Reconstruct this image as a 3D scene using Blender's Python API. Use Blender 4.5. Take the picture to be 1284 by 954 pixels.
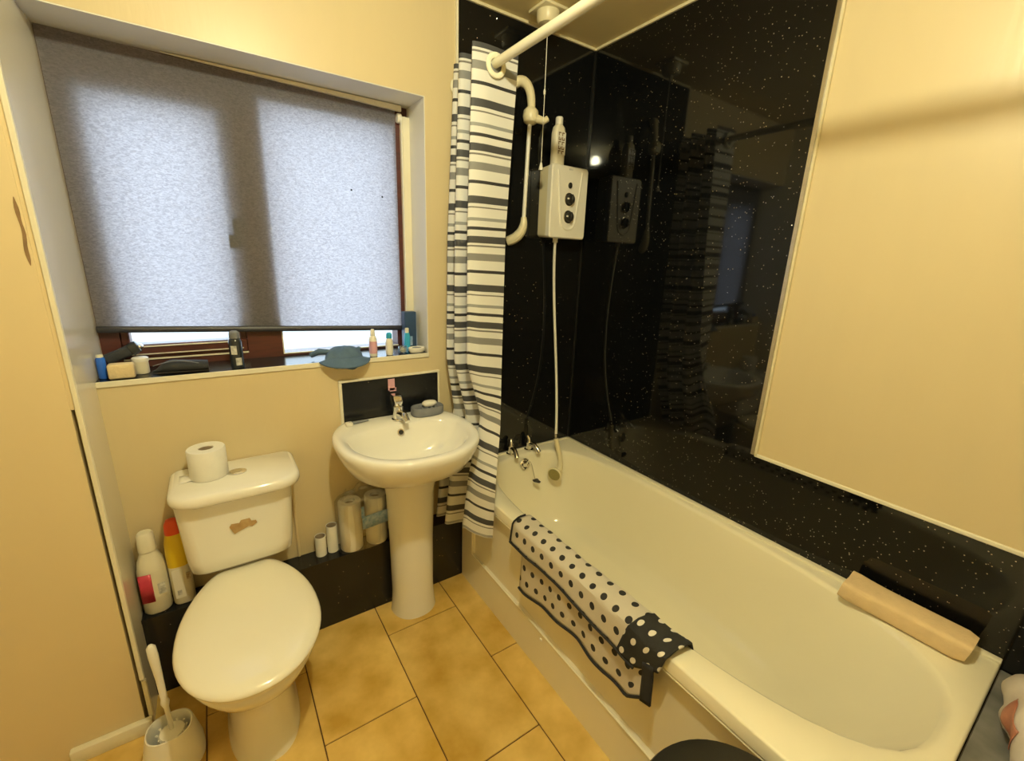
import bpy, bmesh, math, random
from mathutils import Vector, Matrix
random.seed(7)
PI = math.pi
for o in list(bpy.data.objects):
    bpy.data.objects.remove(o)
S = bpy.context.scene
COL = S.collection

# ------------------------------------------------------------------ camera
CAM_POS = (-1.57814, -1.72452, 1.48944)
R_ = ((0.82969493, -0.55712556, 0.03489171),
      (-0.11840708, -0.23673117, -0.96433299),
      (0.54551451, 0.79597077, -0.26238227))
cd = bpy.data.cameras.new('camera')
cd.sensor_fit = 'HORIZONTAL'
cd.sensor_width = 36.0
cd.lens = 36.0 * 550.286 / 1284.0
cd.clip_start = 0.02
cam = bpy.data.objects.new('camera', cd)
COL.objects.link(cam)
mx = Matrix(((R_[0][0], -R_[1][0], -R_[2][0], CAM_POS[0]),
             (R_[0][1], -R_[1][1], -R_[2][1], CAM_POS[1]),
             (R_[0][2], -R_[1][2], -R_[2][2], CAM_POS[2]),
             (0, 0, 0, 1)))
cam.matrix_world = mx
S.camera = cam

# ------------------------------------------------------------------ sky, exposure, lamp strength
W = bpy.data.worlds.new('overcast_sky')
S.world = W
W.use_nodes = True
bg = W.node_tree.nodes['Background']
bg.inputs[0].default_value = (0.72, 0.86, 1.0, 1)
bg.inputs[1].default_value = 3.5
BULB_COLOR = (1.0, 0.955, 0.63, 1)
BULB_STRENGTH = 1040.0
S.view_settings.view_transform = 'Standard'
S.view_settings.look = 'None'
S.view_settings.gamma = 1.0
S.view_settings.use_curve_mapping = False
S.view_settings.exposure = 0.15

# ------------------------------------------------------------------ materials
def nodes_of(m):
    return m.node_tree.nodes, m.node_tree.links

def mat(name, color, rough=0.5, metal=0.0, noise=0.0, nscale=8.0, bump=0.0, bscale=60.0,
        coat=0.0, color2=None, sub=0.0, stretch=None, vary=0.0):
    m = bpy.data.materials.new(name)
    m.use_nodes = True
    N, L = nodes_of(m)
    b = N['Principled BSDF']
    b.inputs['Base Color'].default_value = (*color, 1)
    b.inputs['Roughness'].default_value = rough
    b.inputs['Metallic'].default_value = metal
    b.inputs['Coat Weight'].default_value = coat
    b.inputs['Coat Roughness'].default_value = 0.04
    tc = N.new('ShaderNodeTexCoord')
    src = tc.outputs['Object']
    if stretch:
        mp = N.new('ShaderNodeMapping')
        mp.inputs['Scale'].default_value = stretch
        L.new(src, mp.inputs[0])
        src = mp.outputs[0]
    if noise > 0 or color2:
        n = N.new('ShaderNodeTexNoise')
        n.inputs['Scale'].default_value = nscale
        n.inputs['Detail'].default_value = 5
        L.new(src, n.inputs['Vector'])
        r = N.new('ShaderNodeMapRange')
        r.inputs['From Min'].default_value = 0.3
        r.inputs['From Max'].default_value = 0.7
        L.new(n.outputs['Fac'], r.inputs['Value'])
        mix = N.new('ShaderNodeMix')
        mix.data_type = 'RGBA'
        c2 = color2 or tuple(c * (1 - noise) for c in color)
        mix.inputs['A'].default_value = (*color, 1)
        mix.inputs['B'].default_value = (*c2, 1)
        L.new(r.outputs[0], mix.inputs['Factor'])
        out = mix.outputs['Result']
        if vary > 0:
            oi = N.new('ShaderNodeObjectInfo')
            hv = N.new('ShaderNodeHueSaturation')
            mr = N.new('ShaderNodeMapRange')
            mr.inputs['To Min'].default_value = 1 - vary
            mr.inputs['To Max'].default_value = 1 + vary
            L.new(oi.outputs['Random'], mr.inputs['Value'])
            L.new(mr.outputs[0], hv.inputs['Value'])
            L.new(out, hv.inputs['Color'])
            out = hv.outputs[0]
        L.new(out, b.inputs['Base Color'])
    if bump > 0:
        n2 = N.new('ShaderNodeTexNoise')
        n2.inputs['Scale'].default_value = bscale
        n2.inputs['Detail'].default_value = 3
        L.new(src, n2.inputs['Vector'])
        bp = N.new('ShaderNodeBump')
        bp.inputs['Strength'].default_value = bump
        bp.inputs['Distance'].default_value = 0.004
        L.new(n2.outputs['Fac'], bp.inputs['Height'])
        L.new(bp.outputs[0], b.inputs['Normal'])
    return m

def sparkle_mat(name, base=(0.004, 0.0045, 0.005), cell=150.0, flakes=0.12, rough=0.05):
    """black laminate with metal glitter flakes set at random tilts under the gloss"""
    m = bpy.data.materials.new(name)
    m.use_nodes = True
    N, L = nodes_of(m)
    b = N['Principled BSDF']
    b.inputs['Base Color'].default_value = (*base, 1)
    b.inputs['Roughness'].default_value = rough
    b.inputs['IOR'].default_value = 1.46
    tc = N.new('ShaderNodeTexCoord')
    v = N.new('ShaderNodeTexVoronoi')
    v.inputs['Scale'].default_value = cell
    L.new(tc.outputs['Object'], v.inputs['Vector'])
    lt = N.new('ShaderNodeMath'); lt.operation = 'LESS_THAN'
    lt.inputs[1].default_value = 0.24
    L.new(v.outputs['Distance'], lt.inputs[0])
    wn = N.new('ShaderNodeTexWhiteNoise')
    wn.noise_dimensions = '3D'
    L.new(v.outputs['Position'], wn.inputs['Vector'])
    g = N.new('ShaderNodeMath'); g.operation = 'LESS_THAN'
    g.inputs[1].default_value = flakes
    L.new(wn.outputs['Value'], g.inputs[0])
    mul = N.new('ShaderNodeMath'); mul.operation = 'MULTIPLY'
    L.new(lt.outputs[0], mul.inputs[0]); L.new(g.outputs[0], mul.inputs[1])
    sub = N.new('ShaderNodeVectorMath'); sub.operation = 'SUBTRACT'
    sub.inputs[1].default_value = (0.5, 0.5, 0.5)
    L.new(wn.outputs['Color'], sub.inputs[0])
    sc = N.new('ShaderNodeVectorMath'); sc.operation = 'SCALE'
    sc.inputs['Scale'].default_value = 0.85
    L.new(sub.outputs[0], sc.inputs[0])
    ge = N.new('ShaderNodeNewGeometry')
    ad = N.new('ShaderNodeVectorMath'); ad.operation = 'ADD'
    L.new(ge.outputs['Normal'], ad.inputs[0]); L.new(sc.outputs[0], ad.inputs[1])
    nm = N.new('ShaderNodeVectorMath'); nm.operation = 'NORMALIZE'
    L.new(ad.outputs[0], nm.inputs[0])
    gl = N.new('ShaderNodeBsdfAnisotropic')
    gl.inputs['Color'].default_value = (0.60, 0.57, 0.52, 1)
    gl.inputs['Roughness'].default_value = 0.22
    L.new(nm.outputs[0], gl.inputs['Normal'])
    mx_ = N.new('ShaderNodeMixShader')
    L.new(mul.outputs[0], mx_.inputs[0])
    L.new(b.outputs[0], mx_.inputs[1]); L.new(gl.outputs[0], mx_.inputs[2])
    L.new(mx_.outputs[0], N['Material Output'].inputs[0])
    return m

def ramp_const(N, stops, interp='CONSTANT'):
    r = N.new('ShaderNodeValToRGB')
    r.color_ramp.interpolation = interp
    e = r.color_ramp.elements
    while len(e) > 1:
        e.remove(e[-1])
    e[0].position = stops[0][0]; e[0].color = (*stops[0][1], 1)
    for p, c in stops[1:]:
        x = e.new(p); x.color = (*c, 1)
    return r

def math_node(N, L, op, a, b=None, c=None):
    n = N.new('ShaderNodeMath'); n.operation = op
    for i, q in enumerate((a, b, c)):
        if q is None: continue
        if isinstance(q, (int, float)): n.inputs[i].default_value = q
        else: L.new(q, n.inputs[i])
    return n.outputs[0]

def curtain_mat():
    m = bpy.data.materials.new('striped_curtain_cloth')
    m.use_nodes = True
    N, L = nodes_of(m)
    b = N['Principled BSDF']
    b.inputs['Roughness'].default_value = 0.6
    uv = N.new('ShaderNodeUVMap')
    s = N.new('ShaderNodeSeparateXYZ')
    L.new(uv.outputs[0], s.inputs[0])
    f = math_node(N, L, 'FRACT', s.outputs['Y'])
    w = (0.86, 0.85, 0.82); k = (0.035, 0.035, 0.04); ch = (0.07, 0.072, 0.08)
    g = (0.28, 0.28, 0.28); g2 = (0.36, 0.37, 0.37); tg = (0.22, 0.21, 0.2)
    r = ramp_const(N, [(0, k), (.034, w), (.165, ch), (.247, w), (.285, tg), (.300, w), (.405, g2),
                       (.440, w), (.505, k), (.540, w), (.61, ch), (.688, w), (.713, tg), (.732, w),
                       (.808, g), (.890, w)])
    L.new(f, r.inputs[0])
    L.new(r.outputs[0], b.inputs['Base Color'])
    # fine weave
    wv = N.new('ShaderNodeTexNoise'); wv.inputs['Scale'].default_value = 400
    tc = N.new('ShaderNodeTexCoord'); L.new(tc.outputs['Object'], wv.inputs['Vector'])
    bp = N.new('ShaderNodeBump'); bp.inputs['Strength'].default_value = .08
    L.new(wv.outputs['Fac'], bp.inputs['Height']); L.new(bp.outputs[0], b.inputs['Normal'])
    tr = N.new('ShaderNodeBsdfTranslucent')
    L.new(r.outputs[0], tr.inputs[0])
    mxs = N.new('ShaderNodeMixShader'); mxs.inputs[0].default_value = 0.22
    L.new(b.outputs[0], mxs.inputs[1]); L.new(tr.outputs[0], mxs.inputs[2])
    L.new(mxs.outputs[0], N['Material Output'].inputs[0])
    return m

def dots_mat(name, ground, dot, rad=0.21):
    """staggered polka dots printed on cloth: uv in units of the dot spacing"""
    m = bpy.data.materials.new(name)
    m.use_nodes = True
    N, L = nodes_of(m)
    b = N['Principled BSDF']
    b.inputs['Roughness'].default_value = 0.9
    uv = N.new('ShaderNodeUVMap')
    s = N.new('ShaderNodeSeparateXYZ'); L.new(uv.outputs[0], s.inputs[0])
    u, v = s.outputs['X'], s.outputs['Y']
    row = math_node(N, L, 'FLOOR', v)
    par = math_node(N, L, 'MULTIPLY', math_node(N, L, 'MODULO', math_node(N, L, 'ABSOLUTE', row), 2.0), 0.5)
    u2 = math_node(N, L, 'ADD', u, par)
    fu = math_node(N, L, 'SUBTRACT', math_node(N, L, 'FRACT', u2), 0.5)
    fv = math_node(N, L, 'SUBTRACT', math_node(N, L, 'FRACT', v), 0.5)
    d2 = math_node(N, L, 'ADD', math_node(N, L, 'MULTIPLY', fu, fu), math_node(N, L, 'MULTIPLY', fv, fv))
    msk = math_node(N, L, 'LESS_THAN', d2, rad * rad)
    n = N.new('ShaderNodeTexNoise'); n.inputs['Scale'].default_value = 9
    tc = N.new('ShaderNodeTexCoord'); L.new(tc.outputs['Object'], n.inputs['Vector'])
    mg = N.new('ShaderNodeMix'); mg.data_type = 'RGBA'
    mg.inputs['A'].default_value = (*ground, 1)
    mg.inputs['B'].default_value = (*[c * .8 for c in ground], 1)
    L.new(n.outputs['Fac'], mg.inputs['Factor'])
    mg2 = N.new('ShaderNodeMix'); mg2.data_type = 'RGBA'
    L.new(mg.outputs['Result'], mg2.inputs['A'])
    mg2.inputs['B'].default_value = (*dot, 1)
    L.new(msk, mg2.inputs['Factor'])
    L.new(mg2.outputs['Result'], b.inputs['Base Color'])
    n2 = N.new('ShaderNodeTexNoise'); n2.inputs['Scale'].default_value = 300
    L.new(tc.outputs['Object'], n2.inputs['Vector'])
    bp = N.new('ShaderNodeBump'); bp.inputs['Strength'].default_value = .3; bp.inputs['Distance'].default_value = .002
    L.new(n2.outputs['Fac'], bp.inputs['Height']); L.new(bp.outputs[0], b.inputs['Normal'])
    return m

def blind_mat():
    m = bpy.data.materials.new('blind_fabric')
    m.use_nodes = True
    N, L = nodes_of(m)
    tc = N.new('ShaderNodeTexCoord')
    mp = N.new('ShaderNodeMapping')
    mp.inputs['Scale'].default_value = (90, 1, 190)
    L.new(tc.outputs['Object'], mp.inputs[0])
    n = N.new('ShaderNodeTexNoise'); n.inputs['Scale'].default_value = 1.0; n.inputs['Detail'].default_value = 2
    n.inputs['Distortion'].default_value = 1.2
    L.new(mp.outputs[0], n.inputs['Vector'])
    r = ramp_const(N, [(0.35, (0.52, 0.47, 0.51)), (0.65, (0.83, 0.775, 0.81))], 'LINEAR')
    L.new(n.outputs['Fac'], r.inputs[0])
    di = N.new('ShaderNodeBsdfDiffuse')
    di.inputs[0].default_value = (0.26, 0.26, 0.285, 1)
    tr = N.new('ShaderNodeBsdfTranslucent')
    L.new(r.outputs[0], tr.inputs[0])
    mxs = N.new('ShaderNodeMixShader'); mxs.inputs[0].default_value = 0.55
    L.new(di.outputs[0], mxs.inputs[1]); L.new(tr.outputs[0], mxs.inputs[2])
    L.new(mxs.outputs[0], N['Material Output'].inputs[0])
    return m

def clear_mat(name, tint=(1, 1, 1), gloss=0.12, rough=0.03):
    m = bpy.data.materials.new(name)
    m.use_nodes = True
    N, L = nodes_of(m)
    t = N.new('ShaderNodeBsdfTransparent'); t.inputs[0].default_value = (*tint, 1)
    g = N.new('ShaderNodeBsdfAnisotropic'); g.inputs['Roughness'].default_value = rough
    mxs = N.new('ShaderNodeMixShader'); mxs.inputs[0].default_value = gloss
    L.new(t.outputs[0], mxs.inputs[1]); L.new(g.outputs[0], mxs.inputs[2])
    L.new(mxs.outputs[0], N['Material Output'].inputs[0])
    return m

def emit_mat(name, col, st):
    m = bpy.data.materials.new(name)
    m.use_nodes = True
    N, L = nodes_of(m)
    e = N.new('ShaderNodeEmission'); e.inputs[0].default_value = col; e.inputs[1].default_value = st
    L.new(e.outputs[0], N['Material Output'].inputs[0])
    return m

M = dict(
    paint=mat('cream_wall_paint', (0.69, 0.572, 0.345), 0.36, noise=0.015, nscale=3, bump=0.12, bscale=9, stretch=(6, 6, 0.9)),
    ceil=mat('ceiling_paint', (0.84, 0.72, 0.42), 0.7, noise=0.06, nscale=2),
    reveal=mat('cream_board_paint', (0.76, 0.625, 0.375), 0.5, noise=0.03, nscale=4, bump=0.1, bscale=30),
    revlit=mat('daylit_reveal_paint', (0.80, 0.78, 0.72), 0.4, noise=0.05, nscale=5),  # wall paint made whiter: daylight on the reveal is put into the colour
    leftw=mat('glossy_left_wall_paint', (0.80, 0.74, 0.60), 0.20, noise=0.03, nscale=4),
    trimw=mat('white_trim', (0.83, 0.78, 0.62), 0.3, noise=0.05, nscale=12),
    seal=mat('sealant', (0.80, 0.72, 0.48), 0.4, noise=0.15, nscale=20),
    chip=mat('brown_bare_board', (0.32, 0.2, 0.1), 0.9, noise=0.3, nscale=30),
    spark=sparkle_mat('black_sparkle_panel'),
    spark2=sparkle_mat('black_sparkle_boxing', base=(0.008, 0.009, 0.011), flakes=.012, rough=.22),
    spark3=sparkle_mat('black_sparkle_end_panel', base=(.006, .0065, .007), flakes=.03, rough=.05),
    tile=mat('ochre_floor_tile', (0.90, 0.63, 0.21), 0.33, color2=(0.56, 0.33, 0.05), nscale=6.5, bump=0.12, bscale=25, vary=0.07),
    grout=mat('dark_grout', (0.16, 0.08, 0.03), 0.9, noise=.3, nscale=30),
    ceramic=mat('white_ceramic', (0.88, 0.86, 0.80), 0.10, noise=0.02, nscale=3, coat=0.4),
    seatp=mat('white_toilet_seat_plastic', (0.90, 0.86, 0.74), 0.16, noise=0.02, nscale=3, coat=.2),
    acryl=mat('ivory_bath_acrylic', (0.93, 0.87, 0.68), 0.13, noise=0.03, nscale=2.5, coat=.3),
    panelw=mat('white_bath_panel', (0.90, 0.84, 0.67), 0.25, noise=0.05, nscale=4),
    chrome=mat('chrome', (0.80, 0.79, 0.76), 0.10, metal=1.0, noise=.05, nscale=20),
    steel=mat('brushed_alloy_trim', (0.72, 0.70, 0.66), 0.25, metal=1.0, noise=.1, nscale=40),
    dark=mat('dark_hole', (0.02, 0.02, 0.02), 0.5, noise=.1),
    plast=mat('white_plastic', (0.86, 0.83, 0.74), 0.3, noise=.02, nscale=6),
    plasty=mat('aged_white_plastic', (0.82, 0.74, 0.50), 0.32, noise=.06, nscale=8),
    rail=mat('white_enamel_rail', (0.88, 0.84, 0.66), 0.25, noise=.03, nscale=10),
    mahog=mat('mahogany_window_frame', (0.075, 0.026, 0.022), 0.30, color2=(0.12, 0.035, 0.025), nscale=6, stretch=(2, 2, 14)),
    glass=clear_mat('window_glass', (0.94, 0.97, 0.98), 0.06, 0.01),
    blind=blind_mat(),
    barm=mat('blind_bar_charcoal', (0.06, 0.06, 0.075), 0.4, noise=.1),
    paper=mat('tissue_paper', (0.88, 0.86, 0.80), 0.95, noise=.05, nscale=30, bump=.2, bscale=160),
    card=mat('cardboard_core', (0.40, 0.31, 0.21), 0.9, noise=.2, nscale=40),
    film=clear_mat('clear_wrap', (0.93, 0.94, 0.95), 0.2, 0.18),
    bluep=mat('blue_print', (0.16, 0.33, 0.60), 0.4, color2=(0.5, 0.62, 0.8), nscale=70),
    navy=mat('dark_blue_carton', (0.03, 0.07, 0.16), 0.35, noise=.2, nscale=10),
    blue=mat('bright_blue_plastic', (0.03, 0.16, 0.75), 0.25, noise=.1),
    cyan=mat('cyan_plastic', (0.05, 0.45, 0.75), 0.25, noise=.1),
    pink=mat('pink_label', (0.75, 0.42, 0.50), 0.35, noise=.1, nscale=30),
    red=mat('red_label', (0.62, 0.05, 0.09), 0.35, noise=.1, nscale=20),
    redcap=mat('red_cap', (0.80, 0.09, 0.02), 0.35, noise=.05),
    yellow=mat('yellow_plastic', (0.83, 0.58, 0.02), 0.35, noise=.08),
    cream=mat('cream_plastic', (0.85, 0.79, 0.62), 0.35, noise=.05),
    brownl=mat('brown_print', (0.25, 0.16, 0.07), 0.5, color2=(0.7, 0.6, 0.4), nscale=120),
    letter=mat('brown_lettering', (0.20, 0.11, 0.03), 0.5, noise=.1),
    greyl=mat('grey_print', (0.32, 0.33, 0.33), 0.5, color2=(0.75, 0.74, 0.7), nscale=90),
    sponge=mat('beige_sponge', (0.78, 0.62, 0.36), 0.95, noise=.12, nscale=30, bump=.5, bscale=120),
    foam=mat('beige_foam_pad', (0.82, 0.62, 0.36), 0.95, noise=.10, nscale=25, bump=.35, bscale=160),
    black=mat('black_plastic', (0.018, 0.017, 0.014), 0.38, noise=.3, nscale=12, bump=.08, bscale=200),
    blackm=mat('black_matt_cloth', (0.035, 0.038, 0.045), 0.8, noise=.3, nscale=20, bump=.2, bscale=150),
    canm=mat('black_can_enamel', (0.03, 0.035, 0.04), 0.22, noise=.2, nscale=20),
    capcl=mat('slate_blue_cloth', (0.10, 0.17, 0.28), 0.9, noise=.25, nscale=18, bump=.3, bscale=150),
    greyp=mat('grey_rubber', (0.21, 0.22, 0.25), 0.6, noise=.1, nscale=20, bump=.15, bscale=120),
    soap=mat('white_soap', (0.88, 0.85, 0.76), 0.35, noise=.03),
    curtain=curtain_mat(),
    dots=dots_mat('white_mat_black_dots', (0.66, 0.60, 0.50), (0.025, 0.024, 0.024)),
    dotsb=dots_mat('black_mat_white_dots', (0.022, 0.022, 0.022), (0.72, 0.68, 0.6), .2),
    hem=mat('black_hem', (0.02, 0.02, 0.022), 0.85, noise=.2, nscale=40),
    residue=mat('brown_glue_residue', (0.40, 0.24, 0.09), 0.75, color2=(0.52, 0.36, 0.17), nscale=45),
    bag=mat('crinkled_white_bag', (0.72, 0.64, 0.58), 0.45, noise=.15, nscale=9, bump=.5, bscale=30),
    ledge=mat('grey_mottled_ledge', (0.13, 0.13, 0.125), 0.4, color2=(0.26, 0.25, 0.24), nscale=14),
    bagp=mat('red_brown_print', (0.34, 0.10, 0.06), 0.5, color2=(0.5, 0.22, 0.15), nscale=25),
    concrete=mat('pale_paving', (0.55, 0.54, 0.52), 0.9, noise=.2, nscale=2),
    brick=mat('red_brick_wall', (0.42, 0.13, 0.09), 0.9, noise=.3, nscale=5, bump=.3, bscale=14),
    bulb=emit_mat('lit_bulb', BULB_COLOR, BULB_STRENGTH),
)

# ------------------------------------------------------------------ geometry builder
ORG = {}

class G:
    def __init__(s):
        s.v, s.f, s.uv = [], [], {}
    def add(s, verts, faces):
        k = len(s.v)
        s.v += [tuple(p) for p in verts]
        s.f += [tuple(i + k for i in fc) for fc in faces]
        return s
    def box(s, x0, x1, y0, y1, z0, z1, bev=0.0, seg=2):
        bm = bmesh.new()
        bmesh.ops.create_cube(bm, size=1.0)
        for v in bm.verts:
            v.co = Vector((x0 + (v.co.x + .5) * (x1 - x0), y0 + (v.co.y + .5) * (y1 - y0), z0 + (v.co.z + .5) * (z1 - z0)))
        if bev > 0:
            bmesh.ops.bevel(bm, geom=list(bm.edges), offset=bev, segments=seg, profile=.5, affect='EDGES')
        return s.bm(bm)
    def bm(s, bm, mtx=None):
        bm.verts.index_update()
        vs = [(mtx @ v.co if mtx else v.co.copy()) for v in bm.verts]
        fs = [[v.index for v in f.verts] for f in bm.faces]
        bm.free()
        return s.add(vs, fs)
    def loft(s, rings, cap0=True, cap1=True, close=True):
        n = len(rings[0]); k = len(s.v)
        for r in rings: s.v += [tuple(p) for p in r]
        for i in range(len(rings) - 1):
            for j in range(n if close else n - 1):
                a = k + i * n + j; b = k + i * n + (j + 1) % n
                s.f.append((a, b, b + n, a + n))
        if cap0: s.f.append(tuple(k + j for j in range(n))[::-1])
        if cap1: s.f.append(tuple(k + (len(rings) - 1) * n + j for j in range(n)))
        return s
    def lathe(s, prof, c, n=24, axis=(0, 0, 1), sx=1, sy=1, cap0=True, cap1=True):
        q = Vector((0, 0, 1)).rotation_difference(Vector(axis).normalized())
        rings = []
        for r, z in prof:
            rings.append([Vector(c) + q @ Vector((r * sx * math.cos(2 * PI * j / n), r * sy * math.sin(2 * PI * j / n), z)) for j in range(n)])
        return s.loft(rings, cap0, cap1)
    def tube(s, pts, r, n=10, caps=True):
        pts = [Vector(p) for p in pts]
        rr = r if isinstance(r, (list, tuple)) else [r] * len(pts)
        t0 = (pts[1] - pts[0]).normalized()
        up = Vector((0, 0, 1)) if abs(t0.z) < .9 else Vector((0, 1, 0))
        a = t0.cross(up).normalized(); rings = []
        for i, p in enumerate(pts):
            t = (pts[min(i + 1, len(pts) - 1)] - pts[max(i - 1, 0)]).normalized()
            a = (a - t * a.dot(t)).normalized(); b = t.cross(a)
            rings.append([p + (a * math.cos(2 * PI * j / n) + b * math.sin(2 * PI * j / n)) * rr[i] for j in range(n)])
        return s.loft(rings, caps, caps)
    def prism(s, poly, axis, lo, hi):
        def mk(u, w, h):
            return {'x': (h, u, w), 'y': (u, h, w), 'z': (u, w, h)}[axis]
        n = len(poly)
        return s.loft([[mk(u, w, lo) for u, w in poly], [mk(u, w, hi) for u, w in poly]])
    def grid(s, fn, nu, nv, uvfn=None):
        k = len(s.v)
        for j in range(nv + 1):
            for i in range(nu + 1):
                u, v = i / nu, j / nv
                s.v.append(tuple(fn(u, v)))
                if uvfn: s.uv[len(s.v) - 1] = uvfn(u, v)
        for j in range(nv):
            for i in range(nu):
                a = k + j * (nu + 1) + i
                s.f.append((a, a + 1, a + nu + 2, a + nu + 1))
        return s
    def build(s, name, m, parent=None, smooth=True, angle=38, thick=0.0, base='min', off=-1):
        vs = [Vector(v) for v in s.v]
        if parent is None:
            lo = [min(v[i] for v in vs) for i in range(3)]; hi = [max(v[i] for v in vs) for i in range(3)]
            org = Vector(((lo[0] + hi[0]) / 2, (lo[1] + hi[1]) / 2, lo[2]))
        else:
            org = ORG[parent]
        me = bpy.data.meshes.new(name)
        me.from_pydata([v - org for v in vs], [], s.f)
        if s.uv:
            ul = me.uv_layers.new(name='UVMap')
            for lp in me.loops:
                if lp.vertex_index in s.uv: ul.data[lp.index].uv = s.uv[lp.vertex_index]
        bm = bmesh.new(); bm.from_mesh(me)
        if not s.uv: bmesh.ops.recalc_face_normals(bm, faces=bm.faces)
        bm.to_mesh(me); bm.free()
        me.materials.append(m)
        o = bpy.data.objects.new(name, me)
        COL.objects.link(o)
        if parent is None: o.location = org
        else: o.parent = parent
        ORG[o] = org
        if smooth:
            me.polygons.foreach_set('use_smooth', [True] * len(me.polygons))
            me.set_sharp_from_angle(angle=math.radians(angle))
        if thick:
            md = o.modifiers.new('thickness', 'SOLIDIFY'); md.thickness = thick; md.offset = off
        return o

def tag(o, label=None, cat=None, group=None, kind=None):
    if label: o['label'] = label
    if cat: o['category'] = cat
    if group: o['group'] = group
    if kind: o['kind'] = kind
    return o

def thing(name, label, cat, loc, group=None):
    o = bpy.data.objects.new(name, None)
    o.empty_display_size = .05
    COL.objects.link(o); o.location = loc
    ORG[o] = Vector(loc)
    return tag(o, label, cat, group)

def rr(x0, x1, y0, y1, r, z, n=6, rf=None):
    """rounded rectangle ring; rf: radius of the two front (low y) corners"""
    rf = r if rf is None else rf
    pts = []
    for cx, cy, a0, q in ((x1 - r, y1 - r, 0, r), (x0 + r, y1 - r, 90, r), (x0 + rf, y0 + rf, 180, rf), (x1 - rf, y0 + rf, 270, rf)):
        for i in range(n + 1):
            a = math.radians(a0 + 90 * i / n)
            pts.append((cx + q * math.cos(a), cy + q * math.sin(a), z))
    return pts

def bez(p0, p1, p2, p3, n=12):
    p0, p1, p2, p3 = map(Vector, (p0, p1, p2, p3)); out = []
    for i in range(n + 1):
        t = i / n
        out.append(p0 * (1 - t) ** 3 + p1 * 3 * t * (1 - t) ** 2 + p2 * 3 * t * t * (1 - t) + p3 * t ** 3)
    return out

def interp(tab, x):
    if x <= tab[0][0]: return tab[0][1]
    for (a, b), (c, d) in zip(tab, tab[1:]):
        if x <= c:
            t = (x - a) / (c - a)
            return b + (d - b) * t
    return tab[-1][1]

def struct(name, g, m, **k):
    o = g.build(name, m, **k); o['kind'] = 'structure'; return o

# ------------------------------------------------------------------ room shell
ZC = 2.424
XL = -1.895            # left return wall
YP = -0.215            # partition face
XB, YB = -2.75, -2.55  # far left / behind the camera
SILL, HEAD, XR, DEEP = 1.098, 2.068, -0.835, 0.26

fl = struct('floor', G().box(XB, 0.0, YB, 0.0, -0.06, -0.004), M['grout'], smooth=False)
TW, TL = 0.306, 0.614
for c in range(-1, 7):
    x1 = -0.838 - TW * (c - 1) + 0.0; x0 = x1 - TW
    x1 = x1 - TW * 0; joint = -0.265 if c % 2 == 1 else -0.570
    for k in range(-2, 6):
        y1 = joint - TL * (k - 1); y0 = y1 - TL
        a0, a1, b0, b1 = max(x0, XB), min(x1, -0.70), max(y0, YB), min(y1, -0.088)
        if a1 - a0 < .02 or b1 - b0 < .02: continue
        # the pieces under the bath or beyond the partition are never seen
        if b0 > YP and a1 < XL: continue
        G().box(a0 + .002, a1 - .002, b0 + .002, b1 - .002, -0.02, 0.0, .0015, 1).build('floor_tile', M['tile'], fl, smooth=False)

struct('ceiling', G().box(XB, 0.1, YB, 0.1, ZC, ZC + .08), M['ceil'], smooth=False)

wb = G()
wb.box(XL, 0.0, 0, DEEP, 0, SILL - .016)
wb.box(XR, 0.0, 0, DEEP, SILL - .016, HEAD)
wb.box(XL, 0.0, 0, DEEP, HEAD, ZC)
wall_back = struct('wall_back', wb, M['paint'], smooth=False)
wall_right = struct('wall_right', G().box(0, 0.1, YB, DEEP, 0, ZC), M['paint'], smooth=False)
struct('wall_left', G().box(XL - .006, XL, YP + .012, DEEP, 0, ZC).box(XL - .12, XL - .006, YP + .06, DEEP, 0, ZC), M['leftw'], smooth=False)
struct('wall_left_far', G().box(XB - .1, XB, YB, YP + .06, 0, ZC), M['paint'], smooth=False)
struct('wall_front', G().box(XB, 0, YB - .1, YB, 0, ZC), M['paint'], smooth=False)
wp = struct('wall_partition', G().box(XB, -1.913, YP, YP + .06, 0, ZC), M['reveal'], smooth=False)
G().box(-1.913, -1.905, YP + .003, YP + .03, 1.08, ZC).build('filler_strip', M['reveal'], wp, smooth=False)
# corner bead right of the crack, in two lengths like in the photo
tb = struct('trim_1', G().box(-1.905, XL + .002, YP - .002, YP + .012, .19, ZC, .002, 1), M['trimw'], smooth=False)
G().box(-1.903, XL + .004, YP + .0, YP + .012, .0, .186, .002, 1).build('corner_bead', M['trimw'], tb, smooth=False)
# bare-board scuff on the partition edge
ch = []
for i in range(14):
    t = i / 13
    ch.append((-1.921 - .0025 * math.sin(t * 9) - .003 * math.sin(PI * t), 1.44 + .15 * t))
for i in range(14):
    t = 1 - i / 13
    ch.append((-1.920 + .0035 * math.sin(PI * t) + .001 * math.sin(t * 17), 1.44 + .15 * t))
G().prism(ch, 'y', YP - .0012, YP + .001).build('paint_chip', M['chip'], wp, smooth=False)
struct('baseboard_left', G().box(-2.085, -1.893, YP - .022, YP, 0, .048, .004, 2), M['trimw'], smooth=True)

struct('trim_9', G().box(XL, XR, 0.001, .178, HEAD - .003, HEAD), M['revlit'], smooth=False)  # thin lining added to carry the daylit colour over the reveal
struct('trim_10', G().box(XR - .003, XR, 0.001, .178, SILL, HEAD - .003), M['revlit'], smooth=False)
# sparkle panels
G().box(-0.700, -0.0065, -0.006, 0.0, 0.0, ZC).build('wall_panel', M['spark3'], wall_back, smooth=False)
YT, ZT = -0.995, 0.838
G().prism([(-0.0, 0.0), (-0.0, ZC), (YT, ZC), (YT, ZT), (YB, ZT), (YB, 0.0)], 'x', -0.006, 0.0).build('wall_panel', M['spark'], wall_right, smooth=False)
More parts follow.
